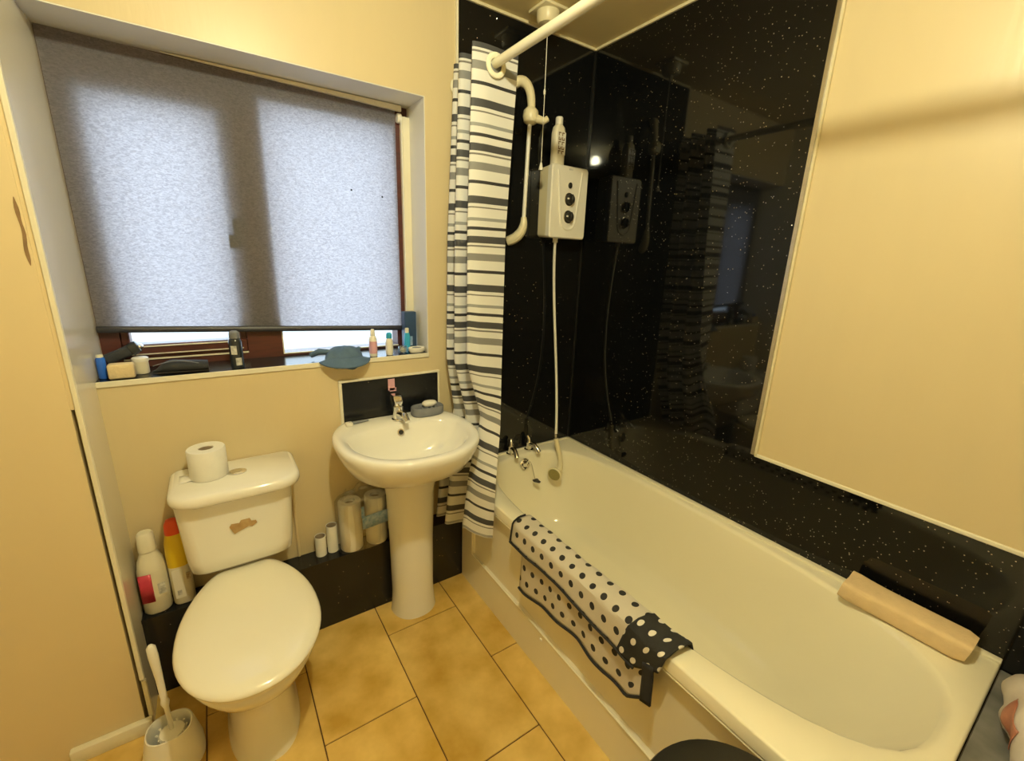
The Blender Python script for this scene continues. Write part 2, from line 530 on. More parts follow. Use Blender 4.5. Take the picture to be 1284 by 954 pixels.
# trims: edge strip left of shower wall, frame of cream area, sealant beads
struct('trim_2', G().box(-0.7085, -0.700, -0.009, 0, 0.31, ZC), M['trimw'], smooth=False)
t3 = struct('trim_3', G().box(-0.009, 0.0, YT - .013, YT + .002, ZT, ZC, .002, 1), M['steel'], smooth=False)
G().box(-0.011, 0.0, YT - .022, YT - .0135, ZT, ZC, .002, 1).build('bead', M['seal'], t3, smooth=False)
t4 = struct('trim_4', G().box(-0.009, 0.0, YB, YT - .013, ZT - .004, ZT + .008, .002, 1), M['trimw'], smooth=False)
struct('trim_5', G().box(-0.70, -0.006, -0.014, -0.006, ZC - .010, ZC), M['seal'], smooth=False)
struct('trim_6', G().box(-0.014, -0.006, -1.0, -0.014, ZC - .010, ZC), M['seal'], smooth=False)
struct('trim_7', G().box(-0.012, -0.006, -0.012, -0.006, .545, ZC - .01), M['black'], smooth=False)

# outside: paving and a low red brick wall, glimpsed and bouncing daylight
struct('ground', G().box(-9, 7, .5, 14, -0.30, -0.15), M['concrete'], smooth=False)

G().box(-1.33, -1.10, 2.8, 3.03, -.15, 1.25).box(-1.36, -1.07, 2.77, 3.06, 1.25, 1.30, .01).build('brick_pier', M['brick'], smooth=False)
tag(bpy.data.objects['brick_pier'], 'red brick gate pier outside, glimpsed under the blind beside the mullion', 'pier')
# ------------------------------------------------------------------ window
win = struct('window_1', G().box(XL, -1.845, .178, .25, SILL, HEAD).box(-.905, XR, .178, .25, SILL, HEAD)
             .box(-1.485, -1.365, .176, .25, SILL, HEAD).box(-1.845, -1.485, .178, .25, 1.945, HEAD)
             .box(-1.365, -.905, .178, .25, 1.985, HEAD).box(-1.845, -1.485, .178, .25, SILL, 1.125)
             .box(-1.365, -.905, .178, .25, SILL, 1.108), M['mahog'], smooth=False)
sg = G()
for a in ((-1.845, -1.485, 1.125, 1.172), (-1.845, -1.485, 1.925, 1.945), (-1.845, -1.822, 1.172, 1.925), (-1.508, -1.485, 1.172, 1.925)):
    sg.box(a[0], a[1], .186, .243, a[2], a[3], .003, 1)
sash = sg.build('sash', M['mahog'], win, smooth=False)
G().box(-1.822, -1.508, .190, .195, 1.172, 1.925).build('pane', M['glass'], sash, smooth=False)
G().box(-1.365, -.905, .190, .195, 1.108, 1.985).build('pane', M['glass'], win, smooth=False)
bd = G()
bd.box(-1.822, -1.506, .181, .186, 1.164, 1.168).box(-1.512, -1.508, .181, .186, 1.172, 1.25)
bd.box(-1.845, -1.485, .172, .178, 1.122, 1.127).box(-1.845, -1.50, .172, .178, 1.140, 1.143)
bd.build('glazing_bead', M['trimw'], win, smooth=False)
bd = G(); bd.box(-1.365, -.905, .172, .178, 1.106, 1.110).box(-1.369, -1.365, .172, .178, 1.106, 1.25)
bd.build('glazing_bead', M['trimw'], win, smooth=False)
# latch handle on the mullion
G().box(-1.492, -1.468, .168, .177, 1.52, 1.60, .003).box(-1.505, -1.482, .167, .173, 1.50, 1.545, .002).build('latch_handle', M['black'], win)
G().box(-.868, XR, .150, .185, SILL, HEAD - .04, .003, 1).build('white_jamb', M['trimw'], win, smooth=False)
sl = G().box(XL, XR, 0.0, .186, SILL - .016, SILL).build('sill', M['spark2'], win, smooth=False)
G().box(XL, XR, -.006, 0.0, SILL - .017, SILL + .001, .0015, 1).build('sill_edge', M['trimw'], win, smooth=False)

# ------------------------------------------------------------------ roller blind
YBL = .164
bl = thing('roller_blind', 'translucent grey roller blind pulled down over the window', 'blind', (-1.39, YBL, HEAD - .03))
zbl = lambda u: 1.240 + (1.193 - 1.240) * u
G().grid(lambda u, v: (-1.892 + u * 1.000, YBL + .004 * math.sin(u * 5) * v, (HEAD - .004 - .018 * u) * (1 - v) + zbl(u) * v), 24, 24).build('blind_fabric', M['blind'], bl)
g = G(); g.grid(lambda u, v: (-1.892 + u * 1.000, YBL - .006 + v * .0, zbl(u) + .004 - .020 * v), 12, 1)
g.build('bottom_bar', M['barm'], bl, thick=.01, off=1)
G().box(-1.885, -.885, YBL - .006, YBL + .03, HEAD - .032, HEAD - .010).v
hg = G()
hg.loft([[(-1.62, YBL - .004, HEAD - .004), (-1.62, YBL - .012, HEAD - .006), (-1.62, YBL - .012, HEAD - .008), (-1.62, YBL - .004, HEAD - .008)],
         [(-.872, YBL - .006, HEAD - .002), (-.872, YBL - .02, HEAD - .006), (-.872, YBL - .02, HEAD - .026), (-.872, YBL - .006, HEAD - .026)]])
hg.build('headrail', M['trimw'], bl, smooth=False)
G().lathe([(.016, 0), (.018, .004), (.018, .016), (.012, .02)], (-.884, YBL + .004, HEAD - .046), 16, axis=(1, 0, 0)).build('chain_wheel', M['plast'], bl)
cg = G()
for xx in (-.871, -.858):
    cg.tube([(xx, YBL - .012, HEAD - .04), (xx + .002, YBL - .012, 1.5), (xx, YBL - .012, 1.17)], .0022, 6)
cg.tube(bez((-.871, YBL - .012, 1.17), (-.871, YBL - .012, 1.155), (-.858, YBL - .012, 1.155), (-.858, YBL - .012, 1.17), 6), .0022, 6)
cg.build('bead_chain', M['plast'], bl)
for (xx, zz) in ((-1.076, 1.735), (-.955, 1.722)):
    G().lathe([(.004, 0), (.003, .0015)], (xx, YBL - .0015, zz), 8, axis=(0, -1, 0)).build('stain_spot', M['black'], bl)

# ------------------------------------------------------------------ pipe boxing
bx = thing('pipe_boxing', 'low black boxed-in ledge behind the toilet and basin pedestal', 'ledge', (-1.30, -.045, 0))
G().box(XL, -.715, -.090, -.082, 0, .302).build('front_panel', M['spark2'], bx, smooth=False)
G().box(XL, -.715, -.092, 0, .302, .310, .001, 1).build('top_panel', M['spark2'], bx, smooth=False)
G().box(XL, -.715, -.094, -.090, .300, .3112).build('edge_strip', M['spark2'], bx, smooth=False)
struct('trim_8', G().box(-1.412, -1.402, -.008, 0, .31, .74, .002, 1), M['reveal'], smooth=False)

# ------------------------------------------------------------------ splashback
sp = thing('splashback', 'black splashback panel with pale edge trim above the basin', 'splashback', (-1.0, -.003, .85))
G().box(-1.200, -.797, -.006, 0, .83, 1.010).build('panel', M['spark2'], sp, smooth=False)
G().box(-1.212, -.788, -.010, 0, 1.010, 1.020, .002, 1).box(-1.212, -1.200, -.010, 0, .83, 1.010, .002, 1).box(-.797, -.788, -.010, 0, .83, 1.010, .002, 1).build('edge_trim', M['trimw'], sp, smooth=False)
G().box(-1.018, -.990, -.0072, -.006, .955, 1.004).box(-1.012, -.984, -.0072, -.006, .950, .965).build('pink_patch', M['pink'], sp, smooth=False)  # two overlapping flat pink patches near the top of the panel

# ------------------------------------------------------------------ basin and pedestal
BX = -1.018
def basin_ring(a, bf, bb, z, cy=-.205, yb=-.0125, n=72, e=2.25, x=BX):
    out = []
    for j in range(n):
        t = 2 * PI * j / n; c, s_ = math.cos(t), math.sin(t)
        px = a * math.copysign(abs(c) ** (2 / e), c)
        b = bb if s_ > 0 else bf
        py = cy + b * math.copysign(abs(s_) ** (2 / e), s_)
        out.append((x + px, min(py, yb), z))
    return out
bs = thing('pedestal_basin', 'white wash basin on its tall pedestal beside the toilet', 'basin', (BX, -.15, 0))
ZR = .848
og = G()
outer = [basin_ring(.085, .09, .09, .625, cy=-.14), basin_ring(.13, .12, .13, .645, cy=-.15), basin_ring(.185, .185, .2, .69, cy=-.17),
         basin_ring(.226, .237, .22, .74), basin_ring(.250, .268, .25, .785), basin_ring(.262, .285, .26, .82), basin_ring(.264, .288, .262, .834),
         basin_ring(.262, .286, .262, .843), basin_ring(.257, .281, .26, ZR), basin_ring(.244, .270, .255, ZR + .001),
         basin_ring(.228, .250, .092, ZR - .001), basin_ring(.219, .241, .085, ZR - .009), basin_ring(.208, .228, .078, ZR - .03),
         basin_ring(.188, .205, .068, ZR - .07), basin_ring(.150, .160, .055, ZR - .110), basin_ring(.09, .095, .04, ZR - .135), basin_ring(.03, .035, .025, ZR - .142)]
og.loft(outer)
og.build('bowl', M['ceramic'], bs, angle=60)
G().loft([basin_ring(.096, .098, .06, 0, cy=-.145, yb=-.095, e=2.2), basin_ring(.092, .094, .06, .03, cy=-.145, yb=-.095, e=2.2), basin_ring(.088, .088, .06, .1, cy=-.145, yb=-.095, e=2.2),
          basin_ring(.091, .088, .06, .35, cy=-.145, yb=-.095, e=2.2), basin_ring(.098, .092, .06, .56, cy=-.145, yb=-.095, e=2.2), basin_ring(.112, .11, .06, .655, cy=-.145, yb=-.095, e=2.2)]).build('pedestal', M['ceramic'], bs)
for v in bs.children[-1].data.vertices: v.co.x += .028
og2 = G().lathe([(.014, 0), (.014, .003), (.010, .0035), (.009, .001)], (BX + .003, -.131, .815), 20, axis=(0, -1, .35))
og2.build('overflow_ring', M['steel'], bs)
G().lathe([(.0085, 0), (.0085, .002)], (BX + .003, -.1315, .8155), 16, axis=(0, -1, .35)).build('overflow_hole', M['dark'], bs)
G().lathe([(.024, 0), (.024, .004), (.018, .005), (.006, .003)], (BX, -.2, ZR - .143), 20).build('waste', M['chrome'], bs)

tp = thing('basin_mixer_tap', 'small chrome mixer tap at the back of the wash basin', 'tap', (BX + .014, -.075, ZR))
TX = BX + .014
G().lathe([(.026, 0), (.026, .006), (.022, .010), (.021, .045), (.022, .060), (.016, .066)], (TX, -.075, ZR), 24).build('body', M['chrome'], tp)
G().tube(bez((TX, -.085, ZR + .030), (TX + .002, -.115, ZR + .040), (TX + .004, -.14, ZR + .042), (TX + .005, -.168, ZR + .020)), [.014] * 9 + [.012, .012, .011, .011], 14).build('spout', M['chrome'], tp)
G().loft([rr(TX - .014, TX + .014, -.090, -.062, .006, ZR + .064), rr(TX - .017, TX + .017, -.094, -.050, .007, ZR + .078), rr(TX - .020, TX + .016, -.090, -.045, .007, ZR + .098), rr(TX - .018, TX + .014, -.082, -.045, .006, ZR + .105)]).build('lever', M['chrome'], tp)

sd = thing('soap_dish', 'grey oval rubber soap dish on the right back of basin', 'soap dish', (-.873, -.06, ZR))
dn = lambda a, b, z: [(-.873 + a * math.copysign(abs(math.cos(t)) ** .75, math.cos(t)), -.066 + b * math.copysign(abs(math.sin(t)) ** .75, math.sin(t)), z) for t in [2 * PI * j / 40 for j in range(40)]]
G().loft([dn(.066, .037, ZR + .001), dn(.070, .041, ZR + .006), dn(.070, .041, ZR + .034), dn(.067, .038, ZR + .038), dn(.062, .033, ZR + .036), dn(.055, .027, ZR + .030)]).build('dish', M['greyp'], sd)
for k in range(4):
    G().box(-.905 + k * .02, -.897 + k * .02, -.085, -.047, ZR + .029, ZR + .037, .001, 1).build('rib', M['greyp'], sd)
so = G().loft([[(-.862 + q * math.cos(2 * PI * j / 28) * .032, -.064 + q * math.sin(2 * PI * j / 28) * .021, z) for j in range(28)] for q, z in ((.8, ZR + .0372), (1, ZR + .043), (1, ZR + .050), (.8, ZR + .056), (.4, ZR + .0585))])
tag(so.build('soap_bar', M['soap']), 'oval white soap bar lying in the grey soap dish', 'soap')
rz = thing('safety_razor', 'white and grey razor lying on left corner of the basin', 'razor', (-1.17, -.05, ZR))
G().tube([(-1.193, -.052, ZR + .009), (-1.17, -.048, ZR + .008), (-1.115, -.040, ZR + .006)], [.007, .006, .004], 8).build('handle', M['greyp'], rz)
G().box(-1.206, -1.180, -.066, -.040, ZR + .001, ZR + .015, .004).build('head', M['plast'], rz)

# ------------------------------------------------------------------ toilet
TCX = -1.595
wc = thing('toilet', 'white close-coupled toilet with closed lid against the window wall', 'toilet', (TCX, -.3, 0))
tk = [rr(-1.712, -1.470, -.172, -.012, .035, .462), rr(-1.738, -1.442, -.188, -.012, .04, .478), rr(-1.744, -1.436, -.192, -.012, .04, .52), rr(-1.754, -1.424, -.203, -.012, .035, .735)]
cis = G().loft(tk).build('cistern', M['ceramic'], wc, angle=50)
lidr = lambda d, z: rr(-1.764 + d, -1.396 - d, -.246 + d, -.006, .02, z, rf=.075)
G().loft([lidr(.012, .735), lidr(.002, .742), lidr(0, .752), lidr(.001, .763), lidr(.006, .771), lidr(.014, .775)]).build('cistern_lid', M['ceramic'], wc, angle=50)
fb = G().lathe([(.0285, 0), (.0285, .003), (.024, .005)], (-1.577, -.112, .7745), 28, sy=.82).build('flush_button', M['chrome'], wc)
G().lathe([(.0185, 0), (.0185, .0012)], (-1.580, -.112, .7795), 24, sy=.7).build('button_half', M['steel'], fb)
# torn label residue on the cistern front
rs = [(-1.618, .628), (-1.612, .637), (-1.590, .634), (-1.585, .643), (-1.560, .643), (-1.556, .632), (-1.543, .630), (-1.541, .622), (-1.556, .612), (-1.565, .616), (-1.598, .604), (-1.607, .600), (-1.612, .612)]
G().prism(rs, 'y', -.2015, -.196).build('label_residue', M['residue'], cis, smooth=False)
def egg(hw, yb, yf, z, cx=TCX, bw=.62, n=56, yw=None):
    """egg outline, narrow straight-ish back at yb, round front at yf"""
    ym = yb + (yf - yb) * .56 if yw is None else yw
    out = []
    for j in range(n):
        t = 2 * PI * j / n; c, s_ = math.cos(t), math.sin(t)
        if s_ < 0:
            x = hw * math.copysign(abs(c) ** (.92), c); y = ym + (ym - yf) * s_
        else:
            y = ym + (yb - ym) * min(1.0, abs(s_) ** .9 * 1.0)
            k = (y - ym) / (yb - ym)
            wdt = hw * (1 - (1 - bw) * k ** 2.2)
            x = wdt * math.copysign(min(1, abs(c) * 1.0) ** .3, c) if k > .0 else hw * c
        out.append((cx + x, y, z))
    return out
def pan(hw, yb, yf, z, cx=TCX, n=56):
    out = []
    for j in range(n):
        t = 2 * PI * j / n; c, s_ = math.cos(t), math.sin(t)
        e = 2.6
        ym = (yb + yf) / 2 if True else 0
        out.append((cx + hw * math.copysign(abs(c) ** (2 / e), c), ym + (yb - yf) / 2 * math.copysign(abs(s_) ** (2 / e), s_), z))
    return out
pg = G()
rings = [pan(.104, -.10, -.535, 0), pan(.102, -.10, -.532, .012), pan(.094, -.10, -.52, .04), pan(.092, -.10, -.515, .16), pan(.098, -.10, -.53, .24)]
eg = [egg(.128, -.11, -.60, .295), egg(.155, -.115, -.648, .345), egg(.170, -.12, -.672, .385), egg(.173, -.12, -.676, .405), egg(.168, -.12, -.672, .412)]
pg.loft(rings + eg)
pg.build('pan', M['ceramic'], wc, angle=60)
st = G().loft([egg(.170, -.165, -.675, .412), egg(.177, -.163, -.683, .417), egg(.177, -.163, -.683, .424), egg(.173, -.165, -.678, .428)]).build('seat', M['seatp'], wc, angle=50)
G().loft([egg(.176, -.160, -.684, .4285), egg(.183, -.150, -.692, .433), egg(.184, -.150, -.693, .438), egg(.180, -.151, -.689, .444), egg(.172, -.154, -.680, .4495), egg(.150, -.165, -.650, .4545), egg(.10, -.22, -.58, .457), egg(.04, -.32, -.48, .4575)]).build('lid', M['seatp'], wc, angle=60)
G().tube([(TCX - .075, -.165, .437), (TCX + .075, -.165, .437)], .008, 12).build('hinge', M['seatp'], wc)

tr = thing('toilet_roll', 'white toilet roll standing on top of the cistern', 'toilet roll', (-1.652, -.095, .775))
def roll_geo(c, r, h, core=.021, n=36):
    return G().lathe([(core, 0), (r - .002, 0), (r, .003), (r, h - .003), (r - .002, h), (core + .001, h), (core, h - .002), (core, 0.0005)], c, n, cap0=False, cap1=False)
roll_geo((-1.652, -.095, .776), .0535, .098).build('tissue', M['paper'], tr)
G().lathe([(.0208, 0), (.0208, .094), (.0188, .094), (.0188, .001)], (-1.652, -.095, .776), 24, cap0=False, cap1=False).build('core', M['card'], tr)
# loose end of paper curling on the lid
G().grid(lambda u, v: (-1.735 + .06 * u, -.12 + .06 * v, .7765 + .012 * u * u), 6, 3).build('loose_end', M['paper'], tr, thick=.0006)

# ------------------------------------------------------------------ bottles on the boxing
ba = thing('bleach_bottle', 'pale toilet cleaner bottle with red label in the left corner', 'bottle', (-1.850, -.047, .311))
bp_ = lambda hw, hd, z, cx=-1.850, cy=-.047, lean=0.0: rr(cx - hw + lean, cx + hw + lean, cy - hd, cy + hd, min(hw, hd) * .85, z)
G().loft([bp_(.034, .032, .3115), bp_(.038, .036, .317), bp_(.038, .036, .47), bp_(.033, .031, .50), bp_(.023, .022, .528), bp_(.021, .021, .535)]).build('body', M['cream'], ba)
G().loft([bp_(.0385, .0365, .375), bp_(.0385, .0365, .472)], False, False).build('sleeve', M['cream'], ba)
G().loft([bp_(.021, .021, .535), bp_(.024, .024, .538), bp_(.022, .022, .595), bp_(.017, .017, .602)]).build('cap', M['cream'], ba)
G().grid(lambda u, v: (-1.884 + .034 * u, -.079 - .0055 * math.sin(u * 1.5) + 0.0, .362 + .105 * v), 6, 1).build('red_label', M['red'], ba, thick=.001, off=0)
G().box(-1.838, -1.818, -.0845, -.0835, .385, .425).build('print', M['greyl'], ba, smooth=False)
bb = thing('cleaner_bottle', 'yellow and cream cleaner bottle with red cap beside the cistern', 'bottle', (-1.775, -.045, .311))
b2 = lambda hw, hd, z: rr(-1.778 - hw, -1.778 + hw, -.047 - hd, -.047 + hd, min(hw, hd) * .85, z)
G().loft([b2(.028, .024, .3115), b2(.031, .027, .317), b2(.031, .027, .46)]).build('body', M['cream'], bb)
G().loft([b2(.0312, .0272, .458), b2(.0312, .0272, .50), b2(.029, .025, .545), b2(.024, .022, .572), b2(.022, .020, .578)]).build('shoulder', M['yellow'], bb)
G().loft([b2(.0225, .0205, .576), b2(.0235, .0215, .580), b2(.0215, .0195, .610), b2(.015, .014, .624), b2(.006, .006, .628)]).build('cap', M['redcap'], bb)
G().box(-1.799, -1.770, -.0755, -.074, .34, .45).build('label', M['plast'], bb, smooth=False)
G().box(-1.792, -1.780, -.0762, -.0755, .352, .370).build('print', M['greyl'], bb, smooth=False)
G().box(-1.762, -1.750, -.0762, -.0735, .405, .430).build('brown_mark', M['brownl'], bb, smooth=False)

# ------------------------------------------------------------------ toilet brush and holder
HX, HY = -1.832, -.372
def oval(hw, hd, z, e=2.4, n=36, cx=HX, cy=HY):
    return [(cx + hw * math.copysign(abs(math.cos(t)) ** (2 / e), math.cos(t)), cy + hd * math.copysign(abs(math.sin(t)) ** (2 / e), math.sin(t)), z) for t in [2 * PI * j / n for j in range(n)]]
hol = G().loft([oval(.070, .066, 0), oval(.075, .071, .006), oval(.074, .07, .045), oval(.060, .056, .115), oval(.056, .052, .130), oval(.053, .049, .131), oval(.051, .047, .126), oval(.060, .056, .05), oval(.055, .05, .012)])
tag(hol.build('brush_holder', M['plast']), 'white plastic toilet brush holder on the floor beside the partition', 'brush holder')
br = thing('toilet_brush', 'white toilet brush standing in its holder beside the toilet', 'toilet brush', (HX, HY, .02))
G().tube([(HX + .004, HY, .045), (HX + .004, HY + .004, .145), (HX + .002, HY + .008, .195), (HX + .001, HY + .011, .212), (HX, HY + .014, .222), (HX - .003, HY + .026, .29), (HX - .008, HY + .040, .36), (HX - .010, HY + .045, .385), (HX - .0105, HY + .046, .393)],
         [.0055, .006, .0065, .0115, .0085, .0095, .0125, .0115, .005], 14).build('handle', M['plast'], br)
G().lathe([(.02, .022), (.036, .03), (.038, .09), (.03, .112), (.01, .118)], (HX + .004, HY, 0), 20).build('bristle_head', M['plast'], br)
for k in range(10):
    a = 2 * PI * k / 10
    G().tube([(HX + .004 + .028 * math.cos(a), HY + .028 * math.sin(a), .095), (HX + .004 + .036 * math.cos(a), HY + .033 * math.sin(a), .116)], .003, 5).build('bristle_tuft', M['plast'], br)

# ------------------------------------------------------------------ paper goods on the boxing
ct = thing('cardboard_tube', 'shorter empty tube, left of the pair beside the paper roll pack', 'tube', (-1.330, -.036, .311), 'empty tubes on the black ledge')
G().lathe([(.021, 0), (.021, .085), (.0195, .085), (.0195, .002)], (-1.330, -.036, .3112), 20, cap0=False, cap1=True).build('tube', M['paper'], ct)
G().lathe([(.0193, .001), (.0193, .083)], (-1.330, -.036, .3112), 20, cap0=True, cap1=False).build('inside', M['card'], ct)
cu = thing('cardboard_tube', 'second empty tube, taller, touching the paper roll pack', 'tube', (-1.284, -.032, .311), 'empty tubes on the black ledge')
G().lathe([(.021, 0), (.021, .118), (.0195, .118), (.0195, .002)], (-1.284, -.032, .3112), 20, cap0=False, cap1=True).build('tube', M['paper'], cu)
G().lathe([(.0193, .001), (.0193, .116)], (-1.284, -.032, .3112), 20, cap0=True, cap1=False).build('inside', M['card'], cu)
pk = thing('paper_roll_pack', 'clear-wrapped pack of tall white paper rolls with blue label under basin', 'paper pack', (-1.16, -.05, .311))
for cx in (-1.212, -1.107):
    rl_ = roll_geo((cx, -.049, .3125), .0445, .215, n=32).build('roll', M['paper'], pk)
    G().lathe([(.0208, .001), (.0208, .20)], (cx, -.049, .3125), 20, cap0=True, cap1=False).build('core', M['card'], rl_)
def wrap(z, k, n=40):
    out = []
    for j in range(n):
        t = 2 * PI * j / n
        c, s_ = math.cos(t), math.sin(t)
        out.append((-1.160 + (.107 * k + .0015 * math.sin(7 * t + z * 60)) * math.copysign(abs(c) ** .55, c), -.049 + (.0455 * k + .0008 * math.sin(5 * t + z * 90)) * math.copysign(abs(s_) ** .75, s_), z + (.004 * math.sin(6 * t) if k < .9 else 0)))
    return out
G().loft([wrap(.3118, 1), wrap(.36, 1), wrap(.44, 1), wrap(.528, 1), wrap(.545, .9), wrap(.556, .6), wrap(.566, .3)], True, False).build('clear_wrap', M['film'], pk)
G().grid(lambda u, v: (-1.176 + .122 * u, -.0955 - .002 * math.sin(u * 3), .405 + .058 * v + .010 * u), 8, 2).build('blue_label', M['bluep'], pk, thick=.0008, off=0)
G().box(-1.178, -1.166, -.097, -.0958, .46, .51).build('blue_tab', M['bluep'], pk, smooth=False)
for (x0, z0, x1, z1) in ((-1.255, .50, -1.215, .560), (-1.225, .535, -1.16, .575), (-1.17, .55, -1.10, .565)):
    G().grid(lambda u, v: (x0 + (x1 - x0) * u, -.04 + .02 * v + .008 * math.sin(9 * u), z0 + (z1 - z0) * u + .012 * math.sin(3.1 * v)), 8, 3).build('wrap_twist', M['film'], pk)

# ------------------------------------------------------------------ bath
BX0, BX1, BY0, BY1, RIM = -.735, -.0068, -1.70, -.0068, .545
CXb, CYb = -.362, -.78
NB = 112
def rect_ring(x0, x1, y0, y1, r, z):
    """rectangle with rounded corners sampled along rays from the bath's middle"""
    out = []
    for j in range(NB):
        t = 2 * PI * j / NB; c, s_ = math.cos(t), math.sin(t)
        k = 1e9
        if c > 1e-9: k = min(k, (x1 - CXb) / c)
        if c < -1e-9: k = min(k, (x0 - CXb) / c)
        if s_ > 1e-9: k = min(k, (y1 - CYb) / s_)
        if s_ < -1e-9: k = min(k, (y0 - CYb) / s_)
        out.append([CXb + c * k, CYb + s_ * k, z])
    for (qx, qy) in ((x0, y0), (x0, y1), (x1, y0), (x1, y1)):   # snap one sample to each corner
        i = min(range(NB), key=lambda i: (out[i][0] - qx) ** 2 + (out[i][1] - qy) ** 2)
        out[i][0] = qx; out[i][1] = qy
    return out
def oval_ring(a, yt, yh, z, et=3.2, eh=3.0, cx=CXb):
    out = []
    for j in range(NB):
        t = 2 * PI * j / NB
        # match rays to the rectangle's: solve the radius of the superellipse along the ray
        c, s_ = math.cos(t), math.sin(t)
        b = (yt - CYb) if s_ > 0 else (CYb - yh); e = et if s_ > 0 else eh
        k = ((abs(c) / a) ** e + (abs(s_) / b) ** e) ** (-1 / e)
        out.append((cx + c * k, CYb + s_ * k, z))
    return out
bt = thing('bathtub', 'cream bathtub with white side panel along the right wall', 'bathtub', (-.37, -.85, 0))
tub = G().loft([rect_ring(BX0 + .006, BX1, BY0, BY1, 0, RIM - .045), rect_ring(BX0, BX1, BY0, BY1, 0, RIM - .040), rect_ring(BX0 + .001, BX1, BY0, BY1, 0, RIM - .006),
                rect_ring(BX0 + .003, BX1, BY0 + .002, BY1, 0, RIM - .002), rect_ring(BX0 + .008, BX1 - .001, BY0 + .005, BY1 - .001, 0, RIM),
                oval_ring(.318, -.062, -1.672, RIM), oval_ring(.309, -.070, -1.664, RIM - .004), oval_ring(.304, -.076, -1.655, RIM - .016),
                oval_ring(.298, -.085, -1.63, RIM - .06), oval_ring(.283, -.105, -1.555, RIM - .16), oval_ring(.262, -.13, -1.46, RIM - .27),
                oval_ring(.243, -.155, -1.385, RIM - .335), oval_ring(.215, -.185, -1.33, RIM - .37), oval_ring(.17, -.24, -1.25, RIM - .382), oval_ring(.06, -.5, -1.0, RIM - .386)], False, True)
tub.build('tub', M['acryl'], bt, angle=50)
# upstand along the walls and lip on the front of the rim
G().box(BX1 - .022, BX1, BY0, BY1, RIM - .001, RIM + .007, .003).box(BX0 + .02, BX1, BY1 - .016, BY1, RIM - .001, RIM + .007, .003).build('upstand', M['acryl'], bt)
pn = G()
PX = -.718
def prect(y0, y1, z0, z1, x):
    return [(x, y0, z0), (x, y1, z0), (x, y1, z1), (x, y0, z1)]
pn.loft([prect(BY0 + .01, -.095, 0, RIM - .044, PX + .015), prect(BY0 + .01, -.095, 0, RIM - .044, PX), prect(BY0 + .09, -.195, .172, RIM - .044 - .004, PX), prect(BY0 + .10, -.205, .182, RIM - .044 - .010, PX + .010)], True, True)
pn.build('side_panel', M['panelw'], bt, smooth=False)
G().tube([(PX - .001, -.198, RIM - .06), (PX - .001, -.198, .178), (PX - .001, BY0 + .06, .168)], .004, 8).build('panel_moulding', M['acryl'], bt)
G().tube([(BX0 + .005, BY0 + .02, RIM - .049), (BX0 + .005, -.10, RIM - .049)], .0042, 8).build('lip_bead', M['acryl'], bt)
for yy in (-.72,):
    G().lathe([(.007, 0), (.006, .003), (.003, .004)], (PX, yy, .145), 12, axis=(-1, 0, 0)).build('screw_cap', M['plast'], bt)
ov = G().lathe([(.028, 0), (.028, .004), (.022, .007), (.016, .005), (.015, .009), (.006, .011)], (-.362, -.091, .502), 24, axis=(0, -1, .22)).build('overflow', M['chrome'], bt)
for k in range(6):
    a = 2 * PI * k / 6
    G().lathe([(.004, 0), (.004, .001)], (-.362 + .0195 * math.cos(a), -.0985, .5035 + .0195 * math.sin(a)), 8, axis=(0, -1, .22)).build('overflow_slot', M['dark'], ov)
# overflow to plug chain and plug hung on the end wall of the tub
plug = thing('bath_plug', 'dark bath plug hanging on its chain below the bath taps', 'plug', (-.325, -.14, .41))
G().tube([(-.335, -.098, .512), (-.326, -.105, .49), (-.322, -.120, .445), (-.322, -.131, .424)], .0017, 6).build('chain', M['steel'], plug)
G().lathe([(.016, 0), (.021, .004), (.021, .010), (.012, .014), (.004, .020)], (-.326, -.148, .414), 18, axis=(.45, .3, .8)).build('stopper', M['black'], plug)
G().lathe([(.03, 0), (.03, .004), (.01, .003)], (-.362, -.33, RIM - .384), 20).build('waste', M['chrome'], bt)

def pillar_tap(x, label, turn):
    t = thing('bath_tap', label, 'tap', (x, -.036, RIM), 'pair of chrome bath taps')
    G().lathe([(.024, 0), (.024, .006), (.017, .010), (.015, .034), (.018, .044), (.014, .052)], (x, -.036, RIM), 20).build('body', M['chrome'], t)
    G().tube(bez((x, -.040, RIM + .030), (x + turn * .2, -.06, RIM + .046), (x + turn * .6, -.085, RIM + .042), (x + turn, -.108, RIM + .010)), [.012] * 7 + [.0115] * 4 + [.012, .0125], 12).build('spout', M['chrome'], t)
    G().tube([(x, -.036, RIM + .050), (x - turn * .05, -.034, RIM + .062), (x - turn * .4, -.026, RIM + .076)], [.014, .013, .009], 12).build('lever', M['chrome'], t)
pillar_tap(-.412, 'left chrome bath tap, nearest the shower curtain', -.012)
pillar_tap(-.300, 'right chrome bath tap, nearest the shower handset', .012)

# dark boxed ledge at the near end of the bath
ld = thing('boxed_ledge', 'dark grey boxed ledge beyond the near end of the bathtub', 'ledge', (-.37, -2.0, 0))
G().box(-.72, -.008, -2.4, -1.7015, .508, .522, .002, 1).build('top_panel', M['ledge'], ld, smooth=False)
G().box(-.72, -.708, -2.4, -1.7015, 0, .508).build('front_panel', M['ledge'], ld, smooth=False)
def bagp(u, v):
    t = 2 * PI * u
    r = math.sin(PI * (.06 + .94 * v)) ** .6
    w = 1 + .07 * math.sin(5 * t + 3 * v) + .05 * math.sin(9 * t - 7 * v) + .025 * math.sin(17 * t + 11 * v)
    return (-.215 + .185 * r * w * math.cos(t), -1.835 + .118 * r * w * math.sin(t) * .95, .5235 + .14 * (1 - math.cos(PI * v)) / 2 * (1 + .05 * math.sin(4 * t)))
bgo = thing('carrier_bag', 'crumpled pale bag with red-brown print on the dark ledge', 'bag', (-.22, -1.84, .522))
